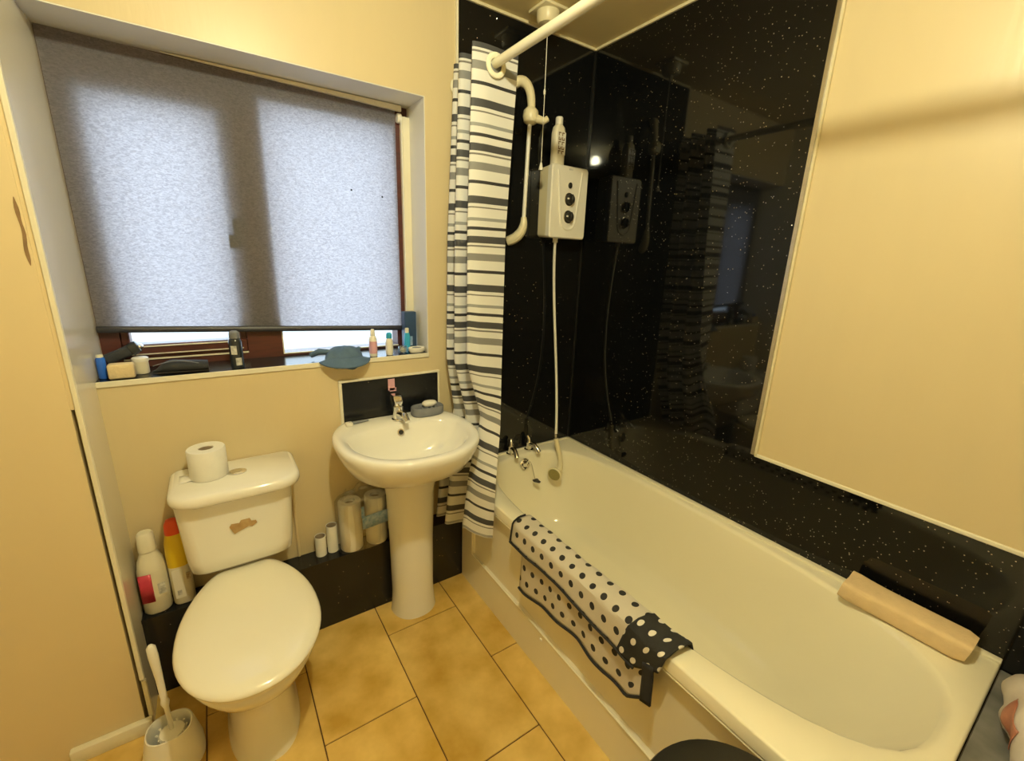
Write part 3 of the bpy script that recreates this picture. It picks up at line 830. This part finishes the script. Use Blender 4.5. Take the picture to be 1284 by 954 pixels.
G().grid(bagp, 48, 20).build('bag', M['bag'], bgo, angle=80)
def bagprint(u, v):
    p = Vector(bagp(.29 + .085 * u, .42 + .22 * v + .03 * math.sin(5 * u))); c = Vector((-.215, -1.835, .59))
    return p + (p - c).normalized() * .002
G().grid(bagprint, 10, 8).build('print_patch', M['bagp'], bgo, thick=.001, off=1)

# ------------------------------------------------------------------ polka dot mat over the bath rim
SPC = .049
bmx = thing('polka_dot_bath_mat', 'white polka dot bath mat with black hem hung over bath rim', 'bath mat', (-.70, -.88, .36))
def rim_path(v, zend, out, zin=.515):
    """cross-section over the rim: inside the tub -> top -> outside down to zend; v is arclength share"""
    pts = [(-.652 + out * .2, zin), (-.668, RIM + .003 + out), (-.680, RIM + .006 + out), (-.722, RIM + .006 + out), (-.738 - out, RIM - .002 + out * .5), (-.742 - out, RIM - .02), (-.744 - out, zend)]
    d = [0]
    for a, b in zip(pts, pts[1:]): d.append(d[-1] + math.hypot(b[0] - a[0], b[1] - a[1]))
    x = v * d[-1]
    for i in range(len(d) - 1):
        if x <= d[i + 1] + 1e-9:
            t = (x - d[i]) / (d[i + 1] - d[i]); a, b = pts[i], pts[i + 1]
            return a[0] + (b[0] - a[0]) * t, a[1] + (b[1] - a[1]) * t, x
    return pts[-1][0], pts[-1][1], d[-1]
lowz = [(0, .318), (.18, .328), (.35, .345), (.55, .352), (.75, .337), (.9, .338), (1, .395)]
def lower(u, v):
    y = -.612 - .59 * u
    x, z, d = rim_path(v, interp(lowz, u), .001, .53)
    hang = max(0, (RIM - .02 - z)) / .18
    return (x - .006 * hang * (1 + math.sin(u * 21)) * .8 - .003 * hang, y + .012 * hang * (u - .5), z)
def luv(off):
    def f(u, v): return ((u * .59) / SPC, off + v * .33 / SPC * .9)
    return f
G().grid(lower, 44, 26, luv(.2)).build('lower_layer', M['dots'], bmx, thick=.003, off=1)
upz = [(0, .478), (.3, .480), (.55, .478), (.8, .462), (1, .455)]
def upper(u, v):
    y = -.556 - .60 * u
    x, z, d = rim_path(v, interp(upz, u), .011 + .002 * math.sin(u * 9), .50)
    puff = .004 * math.sin(u * 17 + v * 3) * (1 if v < .75 else .6)
    hang = max(0, (RIM - .02 - z)) / .08
    return (x - (.006 + .004 * math.sin(u * 13)) * hang, y, z + abs(puff))
G().grid(upper, 44, 26, lambda u, v: (u * .60 / SPC + .3, v * .215 / SPC)).build('upper_layer', M['dots'], bmx, thick=.004, off=1)
def hem(fn, name, n=44, r=.0042):
    G().tube([Vector(fn(i / n, 1.0)) + Vector((-.003, 0, 0)) for i in range(n + 1)], r, 8).build(name, M['hem'], bmx)
hem(lower, 'lower_hem'); hem(upper, 'upper_hem')
for fn, e in ((upper, 0.0),):
    G().tube([Vector(fn(e, i / 20)) + Vector((-.001, 0, .004)) for i in range(8, 21)], .0035, 8).build('end_hem', M['hem'], bmx)
flapz = [(0, .455), (.25, .455), (.5, .462), (.8, .485), (1, .50)]
def flap(u, v):
    # turned-over end: its left edge slants from the hem up and away
    y0 = -1.145 + .045 * v if False else None
    x, z, d = rim_path(v, interp(flapz, u), .018, .515)
    y = (-1.135 + .045 * v ** 1.5) + (-.115 - .02 * v) * u
    return (x - .003 * math.sin(u * 6), y, z + .003 * math.sin(u * 7 + 1))
G().grid(flap, 20, 22, lambda u, v: (u * .165 / SPC + .1, v * .215 / SPC * 1.0 + .45)).build('turned_over_end', M['dotsb'], bmx, thick=.004, off=1)
tag(bmx.children[-1], 'black reverse side with white dots')
G().grid(lambda u, v: (-.757 - .004 * v + .002 * math.sin(5 * v), -1.178 - .032 * u - .012 * v, .497 - .112 * v + .01 * u), 4, 8).build('black_end_band', M['hem'], bmx, thick=.006, off=1)

# ------------------------------------------------------------------ foam pad on the bath rim by the wall
fp = G()
P0, P1 = Vector((-.078, -1.372, RIM + .031)), Vector((-.078, -1.650, RIM + .031))
for_r = []
for i in range(15):
    t = i / 14
    c = P0.lerp(P1, t)
    k = 1.0 if .0 < t < .95 else (.93 if t < 1 else .84)
    a, b = .046 * k, .029 * k
    sec = []
    for j in range(24):
        q = 2 * PI * j / 24
        cx, cz = math.copysign(abs(math.cos(q)) ** .4, math.cos(q)), math.copysign(abs(math.sin(q)) ** .4, math.sin(q))
        sec.append((c.x + a * cx, c.y - .004 * cz, c.z + b * cz + (.010 * (1 - t) ** 6 if cx > .4 and cz > 0 else 0)))
    for_r.append(sec)
fp.loft(for_r)
tag(fp.build('bath_pillow', M['foam'], angle=60), 'long beige foam pad lying on the bath rim by the wall', 'bath pillow')

# ------------------------------------------------------------------ black bin
bn = thing('pedal_bin', 'round black bin beside the bath, its lid at the bottom edge', 'bin', (-.935, -1.535, 0))
bc = (-.937, -1.535, 0)
G().lathe([(.145, 0), (.150, .01), (.168, .50), (.170, .505)], bc, 48).build('body', M['black'], bn)
G().lathe([(.174, .503), (.178, .507), (.178, .532), (.173, .541), (.15, .5445), (.08, .546), (.02, .5465)], bc, 56).build('lid', M['black'], bn)

# ------------------------------------------------------------------ shower curtain, rail
RX, RZ = -.700, 2.122
rl = thing('curtain_rail', 'white shower curtain rail running from wall above the bath', 'curtain rail', (RX, -1.2, RZ))
G().tube([(RX, -.010, RZ), (RX, -1.2, RZ + .004), (RX, YB, RZ + .004)], .0145, 20).build('pole', M['rail'], rl)
G().lathe([(.034, 0), (.034, .004), (.022, .012), (.017, .03)], (RX, -.008, RZ), 24, axis=(0, -1, 0)).build('wall_bracket', M['rail'], rl)

sc = thing('shower_curtain', 'white shower curtain with black and grey stripes, bunched at wall', 'shower curtain', (RX, -.17, .33))
# plan of the pleats: control points (x, y) at the top, middle and foot, joined by smooth curves
top = [(-.603, -.270), (-.66, -.272), (-.735, -.276), (-.780, -.262), (-.70, -.238), (-.626, -.215), (-.63, -.195), (-.70, -.18), (-.762, -.170), (-.768, -.150), (-.70, -.13), (-.64, -.118), (-.64, -.10), (-.70, -.088), (-.742, -.078), (-.742, -.058), (-.69, -.042), (-.65, -.034)]
mid = [(-.640, -.278), (-.69, -.282), (-.760, -.284), (-.795, -.266), (-.715, -.245), (-.655, -.222), (-.66, -.198), (-.72, -.182), (-.780, -.176), (-.787, -.154), (-.715, -.13), (-.66, -.118), (-.66, -.10), (-.72, -.088), (-.766, -.078), (-.768, -.056), (-.70, -.042), (-.66, -.034)]
mid2 = [(-.662, -.312), (-.71, -.308), (-.768, -.298), (-.795, -.270), (-.715, -.245), (-.665, -.222), (-.67, -.198), (-.72, -.182), (-.780, -.174), (-.787, -.152), (-.715, -.13), (-.67, -.118), (-.67, -.10), (-.72, -.088), (-.772, -.076), (-.774, -.056), (-.70, -.042), (-.66, -.034)]
nip = [(-.688, -.356), (-.705, -.345), (-.730, -.318), (-.738, -.285), (-.70, -.26), (-.685, -.24), (-.685, -.215), (-.71, -.20), (-.736, -.185), (-.738, -.162), (-.71, -.145), (-.68, -.13), (-.68, -.112), (-.71, -.10), (-.742, -.082), (-.744, -.062), (-.70, -.048), (-.675, -.038)]
low = [(-.752, -.432), (-.772, -.418), (-.800, -.368), (-.806, -.312), (-.775, -.28), (-.753, -.258), (-.755, -.228), (-.775, -.212), (-.812, -.190), (-.814, -.165), (-.772, -.145), (-.753, -.130), (-.755, -.115), (-.775, -.108), (-.815, -.100), (-.82, -.084), (-.77, -.062), (-.757, -.05)]
foot = [(-.753, -.424), (-.785, -.412), (-.818, -.368), (-.830, -.308), (-.79, -.272), (-.757, -.25), (-.758, -.225), (-.79, -.212), (-.842, -.20), (-.846, -.178), (-.79, -.162), (-.758, -.15), (-.758, -.135), (-.79, -.126), (-.848, -.118), (-.852, -.106), (-.80, -.102), (-.765, -.10)]
LV = [(2.172, top), (1.57, mid), (1.08, mid2), (.845, nip), (.60, low), (.36, foot)]
def cr(p0, p1, p2, p3, t):
    return .5 * ((2 * p1) + (-p0 + p2) * t + (2 * p0 - 5 * p1 + 4 * p2 - p3) * t * t + (-p0 + 3 * p1 - 3 * p2 + p3) * t ** 3)
def plan(w, u):
    z = 2.172 + (0.36 - 2.172) * w
    for (za, pa), (zb, pb) in zip(LV, LV[1:]):
        if z >= zb - 1e-9:
            t = (za - z) / (za - zb); break
    pts = [Vector(a).lerp(Vector(b), t) for a, b in zip(pa, pb)]
    n = len(pts) - 1
    x = u * n; i = min(int(x), n - 1); f = x - i
    g = lambda k: pts[max(0, min(n, k))]
    return cr(g(i - 1), g(i), g(i + 1), g(i + 2), f), z
hemz = [(0, .030 * 0 + .395), (.06, .372), (.12, .37), (.2, .38), (.45, .375), (1, .375)]
def cloth(u, v):
    p, z = plan(v, u)
    # the hem and the head follow the hang of the cloth
    z -= interp([(0, 0), (.33, .0), (.55, .025), (.7, .045), (1, .035)], v) * max(0, 1 - u / .17)
    z += interp([(0, .085), (.15, .075), (.25, .02), (1, .01)], u) * v ** 1.5
    return (p.x, p.y, z)
PER = .312
G().grid(cloth, 150, 70, lambda u, v: (u, (2.172 - 2.050 - (2.172 - .36) * -v * 1.0 - .0) / PER - 0.75)).build('cloth', M['curtain'], sc, angle=180)
for k, (yy, tl) in enumerate(((-.283, .02), (-.226, -.01), (-.172, .02), (-.124, -.01), (-.082, .02))):
    pts = []
    for j in range(24):
        t = 2 * PI * j / 24
        pts.append((RX + .034 * math.cos(t), yy + tl * math.sin(t) * .2, RZ - .004 + .034 * math.sin(t)))
    ring = G()
    rings = []
    for j in range(25):
        t = 2 * PI * j / 24
        e = Vector((math.cos(t), 0, math.sin(t)))
        rings.append([Vector((RX, yy, RZ - .006)) + e * (.030 + .009 * math.cos(q)) + Vector((0, .0055 * math.sin(q), 0)) for q in [2 * PI * m_ / 10 for m_ in range(10)]])
    ring.loft(rings, False, False).build('eyelet_ring', M['rail'], sc)

# ------------------------------------------------------------------ pull cord switch
SX, SY = -.380, -.132
pc = thing('pull_cord_switch', 'cream ceiling pull cord switch with hanging white cord', 'switch', (SX, SY, ZC))
G().box(SX - .055, SX + .055, SY - .055, SY + .055, ZC - .012, ZC, .004).build('back_plate', M['plasty'], pc)
G().lathe([(.044, -.012), (.043, -.040), (.036, -.052), (.012, -.056), (.007, -.070)], (SX, SY, ZC), 28).build('housing', M['plasty'], pc)
G().tube([(SX, SY, ZC - .066), (SX + .001, SY, 2.1), (SX, SY, 1.885)], .0016, 6).build('cord', M['plast'], pc)
G().lathe([(.004, 0), (.005, .012), (.002, .02)], (SX, SY, 2.135), 10).build('cord_connector', M['plast'], pc)
G().lathe([(.0095, 0), (.0095, .004), (.004, .026), (.002, .030)], (SX, SY, 1.858), 14).build('toggle', M['plast'], pc)

# ------------------------------------------------------------------ shower riser rail
rs_ = thing('shower_riser_rail', 'white riser rail with curved end brackets beside the shower curtain', 'shower rail', (-.405, -.05, 1.6))
G().tube([(-.398, -.066, 2.10), (-.411, -.066, 1.655)], .0085, 14).build('bar', M['plast'], rs_)
G().tube(bez((-.438, -.008, 2.196), (-.415, -.035, 2.215), (-.385, -.062, 2.185), (-.396, -.068, 2.085), 12), [.021, .021, .020, .020, .020, .019, .019, .018, .018, .017, .017, .016, .016], 14).build('top_bracket', M['plasty'], rs_)
G().tube(bez((-.411, -.066, 1.675), (-.405, -.072, 1.62), (-.425, -.045, 1.585), (-.452, -.008, 1.575), 12), [.012, .014, .016, .018, .019, .020, .021, .022, .022, .022, .022, .021, .020], 14).build('bottom_bracket', M['plasty'], rs_)
sk = G().lathe([(.016, -.028), (.028, -.020), (.033, 0), (.030, .022), (.018, .034)], (-.397, -.068, 2.066), 20).build('slider', M['plasty'], rs_)
G().tube([(-.385, -.082, 2.060), (-.352, -.100, 2.052), (-.338, -.106, 2.062)], [.017, .014, .012], 12).build('handset_cradle', M['plasty'], sk)

# ------------------------------------------------------------------ electric shower
es = thing('electric_shower', 'white electric shower unit with two dark dials on black wall', 'shower unit', (-.19, -.05, 1.6))
UX0, UX1, UZ0, UZ1 = -.293, -.082, 1.598, 1.903
G().loft([[(p[0], -.006, p[1]) for p in q] for q in ()] if False else [
    [(x, -.006, z) for x, z, _ in rr(UX0 + .006, UX1 - .006, UZ0 + .004, UZ1 - .004, .015, 0)],
    [(x, -.070, z) for x, z, _ in rr(UX0 + .002, UX1 - .002, UZ0 + .001, UZ1 - .001, .015, 0)]]).build('back_case', M['plasty'], es)
G().loft([[(x, -.071, z) for x, z, _ in rr(UX0, UX1, UZ0, UZ1, .014, 0)], [(x, -.096, z) for x, z, _ in rr(UX0, UX1, UZ0, UZ1, .014, 0)],
          [(x, -.101, z) for x, z, _ in rr(UX0 + .004, UX1 - .004, UZ0 + .004, UZ1 - .004, .012, 0)]]).build('front_cover', M['plast'], es)
# raised U-shaped panel on the cover
ucx = -.190
def ushape(w_t, w_b, zt, zb, y, n=14):
    pts = [(ucx + w_t, y, zt)]
    for i in range(n + 1):
        a = -PI * i / n
        pts.append((ucx + w_b * math.cos(a), y, zb + w_b * math.sin(a)))
    pts.append((ucx - w_t, y, zt))
    return pts
uo = ushape(.070, .044, UZ1 - .02, 1.680, -.1015); ui = ushape(.066, .040, UZ1 - .02, 1.680, -.1015)
G().tube([Vector(p) for p in uo], .0045, 8).build('raised_edge', M['plast'], es)
for i, zz in enumerate((1.766, 1.692)):
    kb = G().lathe([(.025, 0), (.025, .004), (.0215, .006), (.0205, .018), (.017, .020)], (ucx, -.1005, zz), 28, axis=(0, -1, 0)).build('dial', M['black'], es)
    G().lathe([(.0275, 0), (.0275, .002), (.025, .003)], (ucx, -.1005, zz), 28, axis=(0, -1, 0)).build('dial_ring', M['chrome'], kb)
    G().box(ucx - .004, ucx + .004, -.129, -.118, zz - .019, zz + .019, .002, 1).build('dial_grip', M['black'], kb)
    G().box(ucx - .0245, ucx - .014, -.1215, -.118, zz - .003, zz + .004, .001, 1).build('pointer', M['plast'], kb)
G().lathe([(.0105, 0), (.0105, .005), (.008, .007)], (ucx + .001, -.1005, 1.824), 18, axis=(0, -1, 0), sy=1.2).build('push_button', M['black'], es)
G().box(ucx - .010, ucx + .012, -.1018, -.1008, 1.886, 1.893).build('badge', M['greyl'], es, smooth=False)
G().lathe([(.012, 0), (.012, .02)], (-.215, -.05, UZ0 - .018), 16).build('hose_outlet', M['plast'], es)

# shampoo bottle on the unit
sb = thing('shampoo_bottle', 'pale bottle with brown lettered label on the shower unit', 'bottle', (-.228, -.05, UZ1))
sbr = lambda hw, hd, z: rr(-.230 - hw, -.230 + hw, -.05 - hd, -.05 + hd, min(hw, hd) * .8, z)
G().loft([sbr(.028, .019, UZ1 + .001), sbr(.031, .022, UZ1 + .006), sbr(.031, .022, UZ1 + .13), sbr(.026, .019, UZ1 + .155), sbr(.016, .015, UZ1 + .166)]).build('body', M['cream'], sb)
G().lathe([(.0145, .166), (.0165, .168), (.0165, .193), (.014, .197)], (-.230, -.05, UZ1), 20).build('cap', M['plast'], sb)
G().box(-.2535, -.207, -.0732, -.0722, UZ1 + .045, UZ1 + .135).build('label', M['plast'], sb, smooth=False)
for k, (w, zz) in enumerate(((.017, .126), (.016, .108), (.017, .090), (.016, .072), (.015, .054))):
    lg = G()
    for q in (-1, 1):
        x0 = -.230 + q * .0095
        lg.box(x0 - .0075, x0 - .0035, -.0742, -.0732, UZ1 + zz - .007, UZ1 + zz + .007).box(x0 - .0035, x0 + .006, -.0742, -.0732, UZ1 + zz + (.003 if (k + q) % 2 else -.007), UZ1 + zz + (.007 if (k + q) % 2 else -.003))
        if k % 2: lg.box(x0 + .003, x0 + .007, -.0742, -.0732, UZ1 + zz - .007, UZ1 + zz + .004)
    lg.build('letter_row', M['letter'], sb, smooth=False)

# hose and handset hanging into the bath
hs = thing('shower_handset', 'cream shower handset on white hose hanging into the bath', 'shower handset', (-.2, -.14, .44))
G().tube(bez((-.215, -.050, UZ0 - .016), (-.200, -.030, 1.30), (-.145, -.05, .98), (-.205, -.135, .645), 24), .0065, 10).build('hose', M['plast'], hs)
G().tube([(-.206, -.134, .650), (-.206, -.138, .622)], [.0085, .0095], 10).build('hose_nut', M['chrome'], hs)
G().tube(bez((-.206, -.138, .625), (-.197, -.150, .56), (-.172, -.165, .51), (-.205, -.172, .462), 14), [.0115, .012, .0125, .013, .0135, .0135, .0135, .013, .013, .013, .0135, .0145, .016, .018, .020], 14).build('handle', M['plasty'], hs)
hd_ = G().lathe([(.012, -.024), (.028, -.014), (.037, 0), (.038, .008), (.034, .012)], (-.232, -.178, .452), 28, axis=(-.86, -.45, -.1)).build('head', M['plasty'], hs)
G().lathe([(.032, .0118), (.030, .0145), (.01, .0155)], (-.232, -.178, .452), 28, axis=(-.86, -.45, -.1)).build('spray_face', mat('olive_spray_face', (.34, .29, .10), .5, noise=.2, nscale=150), hd_)

# ------------------------------------------------------------------ things on the window sill, left to right
Z0 = SILL + .001
g = thing('blue_can', 'small bright blue can at far left end of the sill', 'can', (-1.872, .045, Z0))
G().lathe([(.010, 0), (.0115, .003), (.0115, .060), (.009, .066)], (-1.881, .045, Z0), 18).build('body', M['blue'], g)
G().lathe([(.0085, .066), (.009, .068), (.008, .074)], (-1.881, .045, Z0), 18).build('rim', M['trimw'], g)
sg_ = G().box(-1.866, -1.803, .012, .048, Z0, Z0 + .046, .006, 3)
tag(sg_.build('sponge_block', M['sponge']), 'beige sponge block on the left end of the window sill', 'sponge')
ca = thing('candle_jar', 'small pale lidded pot behind the beige sponge block', 'pot', (-1.768, .085, Z0))
G().lathe([(.018, 0), (.020, .004), (.020, .040)], (-1.792, .075, Z0), 20).build('pot', M['cream'], ca)
G().lathe([(.022, .040), (.022, .050), (.018, .053)], (-1.792, .075, Z0), 20).build('lid', M['plast'], ca)
tri = thing('hair_clipper', 'dark hair clipper propped at a tilt behind the sponge block', 'clipper', (-1.83, .09, Z0))
def slab(p0, p1, w, h, k=1.0):
    p0, p1 = Vector(p0), Vector(p1); d = (p1 - p0).normalized(); s1 = d.cross(Vector((0, 1, 0))).normalized(); s2 = d.cross(s1)
    rings = []
    for t, q in ((0, .8), (.06, 1), (.5, .96), (.94, k), (1, k * .85)):
        c = p0.lerp(p1, t)
        rings.append([c + s1 * (h * q * math.copysign(abs(math.cos(a)) ** .5, math.cos(a))) + s2 * (w * q * math.copysign(abs(math.sin(a)) ** .5, math.sin(a))) for a in [2 * PI * j / 20 for j in range(20)]])
    return G().loft(rings)
slab((-1.878, .100, Z0 + .044), (-1.812, .105, Z0 + .074), .022, .017).build('body', M['blackm'], tri)
slab((-1.814, .105, Z0 + .073), (-1.792, .106, Z0 + .084), .024, .020, .9).build('head', M['canm'], tri)
slab((-1.793, .106, Z0 + .081), (-1.782, .106, Z0 + .078), .018, .010, .6).build('blade', M['steel'], tri)
G().box(-1.875, -1.815, .085, .125, Z0, Z0 + .030, .004).build('rest', M['blackm'], tri)
po = G()
prings = []
for i in range(17):
    t = i / 16
    x = -1.764 + .150 * t
    hh = .020 * (math.sin(PI * min(1, t * 1.35 + .0)) if t < .37 else 1 - .30 * (t - .37)) if t > 0 else .002
    ww = .030 * (min(1, .15 + t * 2.6)) * (1 if t < .85 else 1 - .3 * (t - .85))
    yy = .058 - .020 * t
    prings.append([(x, yy + ww * math.cos(a), Z0 + .0015 + max(hh, .003) * (1 + math.sin(a))) for a in [2 * PI * j / 18 for j in range(18)]])
po.loft(prings)
pch = thing('wash_pouch', 'flat black zip pouch with a pointed end on the sill', 'pouch', (-1.69, .045, Z0))
po.build('pouch', M['blackm'], pch, angle=70)
G().tube([(-1.760 + .143 * t, .044 - .022 * t - .012 * math.sin(PI * t), Z0 + .026 + .016 * math.sin(PI * min(1, t * 1.1))) for t in [i / 10 for i in range(11)]], .0016, 6).build('zip', M['greyp'], pch)
dc = thing('deodorant_can', 'black aerosol can standing mid sill in front of left pane', 'can', (-1.527, .035, Z0))
DC = (-1.530, .032, Z0)
G().lathe([(.019, 0), (.0205, .003), (.0205, .092), (.018, .100), (.013, .105)], DC, 24).build('body', M['canm'], dc)
G().lathe([(.015, .104), (.016, .106), (.015, .124), (.009, .129)], DC, 20).build('cap', M['greyp'], dc)
G().grid(lambda u, v: (DC[0] + .0209 * math.cos(3.9 + u * .9), DC[1] + .0209 * math.sin(3.9 + u * .9), Z0 + .050 + .030 * v), 6, 1).build('label', M['greyl'], dc)
G().grid(lambda u, v: (DC[0] + .0209 * math.cos(4.5 + u * .9), DC[1] + .0209 * math.sin(4.5 + u * .9), Z0 + .012 + .026 * v), 6, 1).build('label', M['greyl'], dc)

# slate cloth cap hanging over the sill edge
cp = thing('cloth_cap', 'slate blue cloth cap hanging over the front edge of sill', 'cap', (-1.18, .03, Z0))
def crown(u, v):
    a = PI * (u * 2); r = math.sin(PI / 2 * v) ** .8
    return (-1.180 + .070 * r * math.cos(a), .035 + .066 * r * math.sin(a) - .045 * (1 - math.cos(a)) * 0 - .028, Z0 + .006 + .046 * math.cos(PI / 2 * v) + .004 * math.sin(6 * a) * r - (.030 * max(0, -math.sin(a)) * r ** 3))
G().grid(crown, 40, 12).build('crown', M['capcl'], cp, angle=80)
def visor(u, v):
    a = PI * (1.04 + .92 * u)
    k = 1 + .55 * v
    return (-1.180 + .072 * k * math.cos(a) * .86, .005 + .060 * k * math.sin(a) * (.9), Z0 + .012 - .034 * v * (.3 + .7 * math.sin(PI * u)) + .008 * math.sin(PI * u))
G().grid(visor, 24, 6).build('visor', M['capcl'], cp, thick=.004)
G().tube([(-1.29, .060, Z0 + .016), (-1.262, .045, Z0 + .032), (-1.235, .02, Z0 + .032), (-1.20, .008, Z0 + .026), (-1.15, .004, Z0 + .032), (-1.118, .02, Z0 + .038)], [.010, .012, .010, .009, .009, .008], 10).build('strap', M['capcl'], cp)

def sill_bottle(x, y, r, h, label, mbody, mlabel, mcap, capk=.5):
    t = thing('toiletry_bottle', label, 'bottle', (x, y, Z0), 'small white toiletry bottles on the window sill')
    G().lathe([(r * .9, 0), (r, .003), (r, h * .62), (r * .8, h * .72), (r * .5, h * .76)], (x, y, Z0), 22).build('body', mbody, t)
    G().lathe([(r * 1.02, h * .12), (r * 1.02, h * .56)], (x, y, Z0), 22, cap0=False, cap1=False).build('label', mlabel, t)
    G().lathe([(r * capk, h * .75), (r * capk * 1.1, h * .77), (r * capk, h * .95), (r * capk * .6, h)], (x, y, Z0), 18).build('cap', mcap, t)
sill_bottle(-1.062, .025, .0155, .110, 'pink labelled white pump bottle on the sill beside slate cap', M['plast'], M['pink'], M['plast'], .55)
sill_bottle(-.996, .025, .0145, .092, 'white bottle with blue cap on sill right of the pink one', M['plast'], M['plast'], M['cyan'], .75)
jr = thing('glass_jar', 'little clear jar on sill between blue-capped bottle and dish', 'jar', (-.94, .03, Z0))
G().lathe([(.018, 0), (.020, .004), (.020, .026), (.018, .030), (.016, .028), (.017, .005)], (-.935, .035, Z0), 20).build('jar', clear_mat('clear_plastic', (.85, .92, .95), .25, .1), jr)
G().lathe([(.012, .006), (.014, .016), (.006, .020)], (-.935, .035, Z0), 12).build('contents', M['trimw'], jr)
bxo = thing('dark_blue_carton', 'tall dark blue carton at the right end of window sill', 'carton', (-.868, .105, Z0))
G().box(-.905, -.853, .085, .125, Z0, Z0 + .165, .002, 1).build('carton', M['navy'], bxo, smooth=False)
G().box(-.902, -.872, .0843, .085, Z0 + .02, Z0 + .06).build('printed_panel', M['bluep'], bxo, smooth=False)
cyb = thing('cyan_tube', 'bright cyan bottle standing in front of dark blue carton', 'bottle', (-.905, .07, Z0))
G().loft([oval(.011, .009, Z0, cx=-.903, cy=.068), oval(.013, .010, Z0 + .01, cx=-.903, cy=.068), oval(.013, .010, Z0 + .065, cx=-.903, cy=.068), oval(.009, .008, Z0 + .080, cx=-.903, cy=.068)]).build('body', M['cyan'], cyb)
G().lathe([(.008, 0), (.008, .018), (.006, .02)], (-.903, .068, Z0 + .080), 14).build('cap', M['trimw'], cyb)
wd = thing('white_dish', 'white oval soap dish at right end of the window sill', 'dish', (-.872, .03, Z0))
dr = lambda k, z: [(-.876 + .036 * k * math.cos(t), .030 + .024 * k * math.sin(t), z) for t in [2 * PI * j / 32 for j in range(32)]]
G().loft([dr(.8, Z0), dr(.98, Z0 + .008), dr(1, Z0 + .020), dr(.94, Z0 + .022), dr(.86, Z0 + .018), dr(.7, Z0 + .010)]).build('dish', M['plast'], wd)
G().loft([dr(.6, Z0 + .011), dr(.66, Z0 + .017), dr(.5, Z0 + .021)]).build('soap_remnant', M['greyp'], wd)

# ------------------------------------------------------------------ ceiling lamp (its reflection shows in the black panel)
LX, LY = -1.33, -1.36
lp = thing('ceiling_bulb', 'bare warm bulb in a white ceiling holder', 'lamp', (LX, LY, ZC))
G().lathe([(.045, 0), (.045, -.008), (.03, -.016), (.018, -.02), (.018, -.040)], (LX, LY, ZC), 28).build('holder', M['plast'], lp)
G().lathe([(.014, -.038), (.024, -.050), (.034, -.072), (.034, -.084), (.024, -.102), (.008, -.110)], (LX, LY, ZC), 24).build('bulb', M['bulb'], lp)
